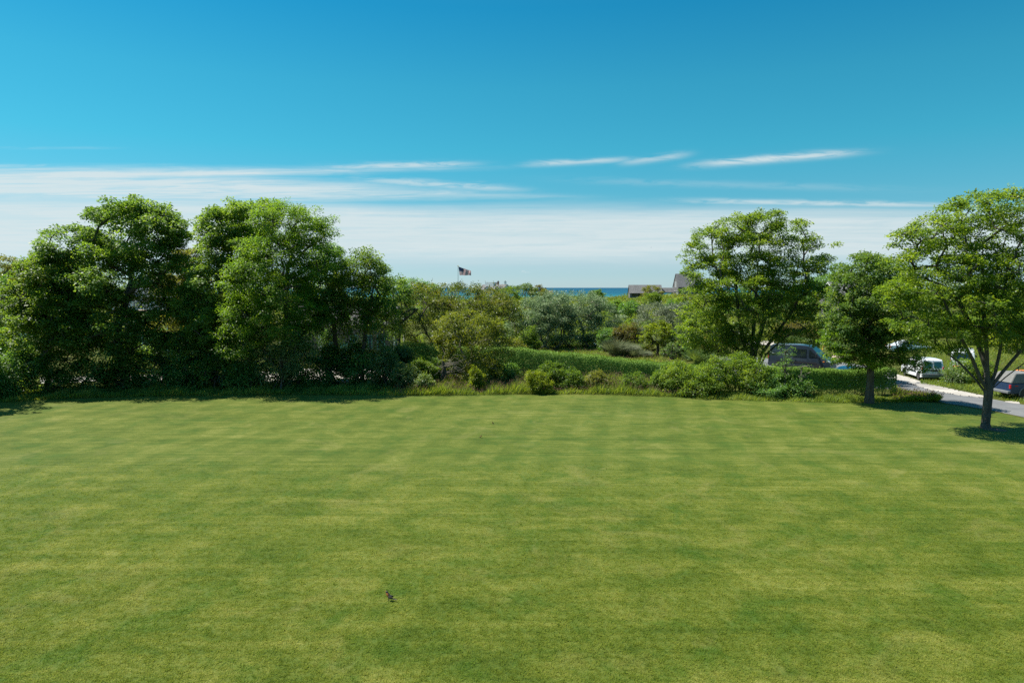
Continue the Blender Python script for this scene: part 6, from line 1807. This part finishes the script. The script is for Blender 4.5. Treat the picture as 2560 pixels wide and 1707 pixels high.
# ------------------------------------------------------------------ birds
def bird_mat():
    mt, nt, b, out = new_mat('bird_plumage')
    t = nt.nodes.new('ShaderNodeTexCoord'); s = nt.nodes.new('ShaderNodeSeparateXYZ'); nt.links.new(t.outputs['Object'], s.inputs[0])
    x, y, z = s.outputs
    # orange breast: the front of the body below the head (bird faces -x)
    f = mmath(nt, 'MULTIPLY', mmath(nt, 'MULTIPLY', mmath(nt, 'LESS_THAN', x, mmath(nt, 'ADD', mmath(nt, 'MULTIPLY', z, -0.50), 0.068)), mmath(nt, 'LESS_THAN', z, 0.180)), mmath(nt, 'GREATER_THAN', z, 0.060))
    n = tex_noise(nt, t.outputs['Object'], 60, 3)
    c = mixcol(nt, f, ramp(nt, n, [(0.3, (0.028, 0.025, 0.022)), (0.7, (0.055, 0.050, 0.045))]), ramp(nt, n, [(0.3, (0.50, 0.13, 0.03)), (0.7, (0.62, 0.20, 0.05))]))
    nt.links.new(c, b.inputs['Base Color']); b.inputs['Roughness'].default_value = 0.7
    return mt


M['bird'] = bird_mat()


def skin(name, pts, edges, radii, mat, parent, sub=2):
    me = bpy.data.meshes.new(name); me.from_pydata(pts, edges, []); ob = link(name, me, mat, parent)
    sk = ob.modifiers.new('skin', 'SKIN'); ob.modifiers.new('sub', 'SUBSURF').levels = sub
    ob.modifiers['sub'].render_levels = sub
    for v, r in zip(me.skin_vertices[0].data, radii): v.radius = r if isinstance(r, tuple) else (r, r)
    me.skin_vertices[0].data[0].use_root = True
    return ob


def robin(label, px, py, rz, scale=1.0):
    p = gd(px, py)
    t = thing('robin', label, 'bird', (p.x, p.y, 0.014), rz, 'robins on the lawn'); t.scale = (scale,) * 3
    skin('body', [(0.015, 0, 0.095), (-0.02, 0, 0.125), (-0.045, 0, 0.165), (-0.055, 0, 0.195), (-0.062, 0, 0.215), (0.055, 0, 0.065), (0.085, 0, 0.052)], [(0, 1), (1, 2), (2, 3), (3, 4), (0, 5), (5, 6)], [0.036, 0.042, 0.033, 0.024, 0.021, 0.024, 0.012], M['bird'], t)
    m = MB(); m.box((0.125, 0, 0.045), (0.10, 0.032, 0.008), Matrix.Rotation(RAD(8), 3, 'Y')); m.build('tail', M['bark_dark'], t)
    MB().tube((-0.078, 0, 0.214), (-0.106, 0, 0.208), 0.007, 0.001, 8).build('beak', M['yellow'], t)
    for s in (-1, 1):
        MB().sphere((0, 0, 0), 1, 10, (1, 1, 1))
        w = MB().sphere((0.035, s * 0.037, 0.09), 0.05, 12, (1.15, 0.2, 0.5)); w.build('wing', M['bark_dark'], t, True)
        MB().tube((0.0, s * 0.015, 0.07), (-0.005, s * 0.018, 0.0), 0.004, 0.003, 6).build('leg', M['bark_dark'], t)
        f = MB()
        for a in (-0.5, 0, 0.5): f.tube((-0.005, s * 0.018, 0.003), (-0.033, s * 0.018 + a * 0.03, 0.002), 0.003, 0.002, 5)
        f.build('foot', M['bark_dark'], t)
        MB().sphere((-0.072, s * 0.016, 0.219), 0.004, 8).build('eye', M['black'], t)


robin('orange breasted robin standing alone on the near lawn with its tail to the right', 973, 1502, RAD(-12), 1.2)
robin('small robin on the far lawn facing right, nearer of the two distant birds', 1202, 1095, RAD(155), 0.75)
robin('small robin on the far lawn, farther of the two distant birds', 1232, 1061, RAD(20), 0.75)
p = at(1628, 619, 150)
fb = thing('gull', 'tiny dark bird flying in the cloud band above the sea', 'bird', p, 0.6); fb.scale = (0.4,) * 3
skin('body', [(0, 0, 0), (-0.12, 0, 0.01), (-0.22, 0, 0.015), (0.14, 0, 0), (0.26, 0, 0)], [(0, 1), (1, 2), (0, 3), (3, 4)], [0.05, 0.045, 0.02, 0.035, 0.01], M['bark_dark'], fb, 1)
for s in (-1, 1):
    m = MB(); m.panel([(-0.08, s * 0.03, 0.02), (0.08, s * 0.03, 0.02), (0.06, s * 0.32, 0.16), (-0.06, s * 0.30, 0.16)], 0.012); m.panel([(-0.06, s * 0.30, 0.16), (0.06, s * 0.32, 0.16), (0.10, s * 0.62, 0.10)], 0.012)
    m.build('wing', M['bark_dark'], fb)
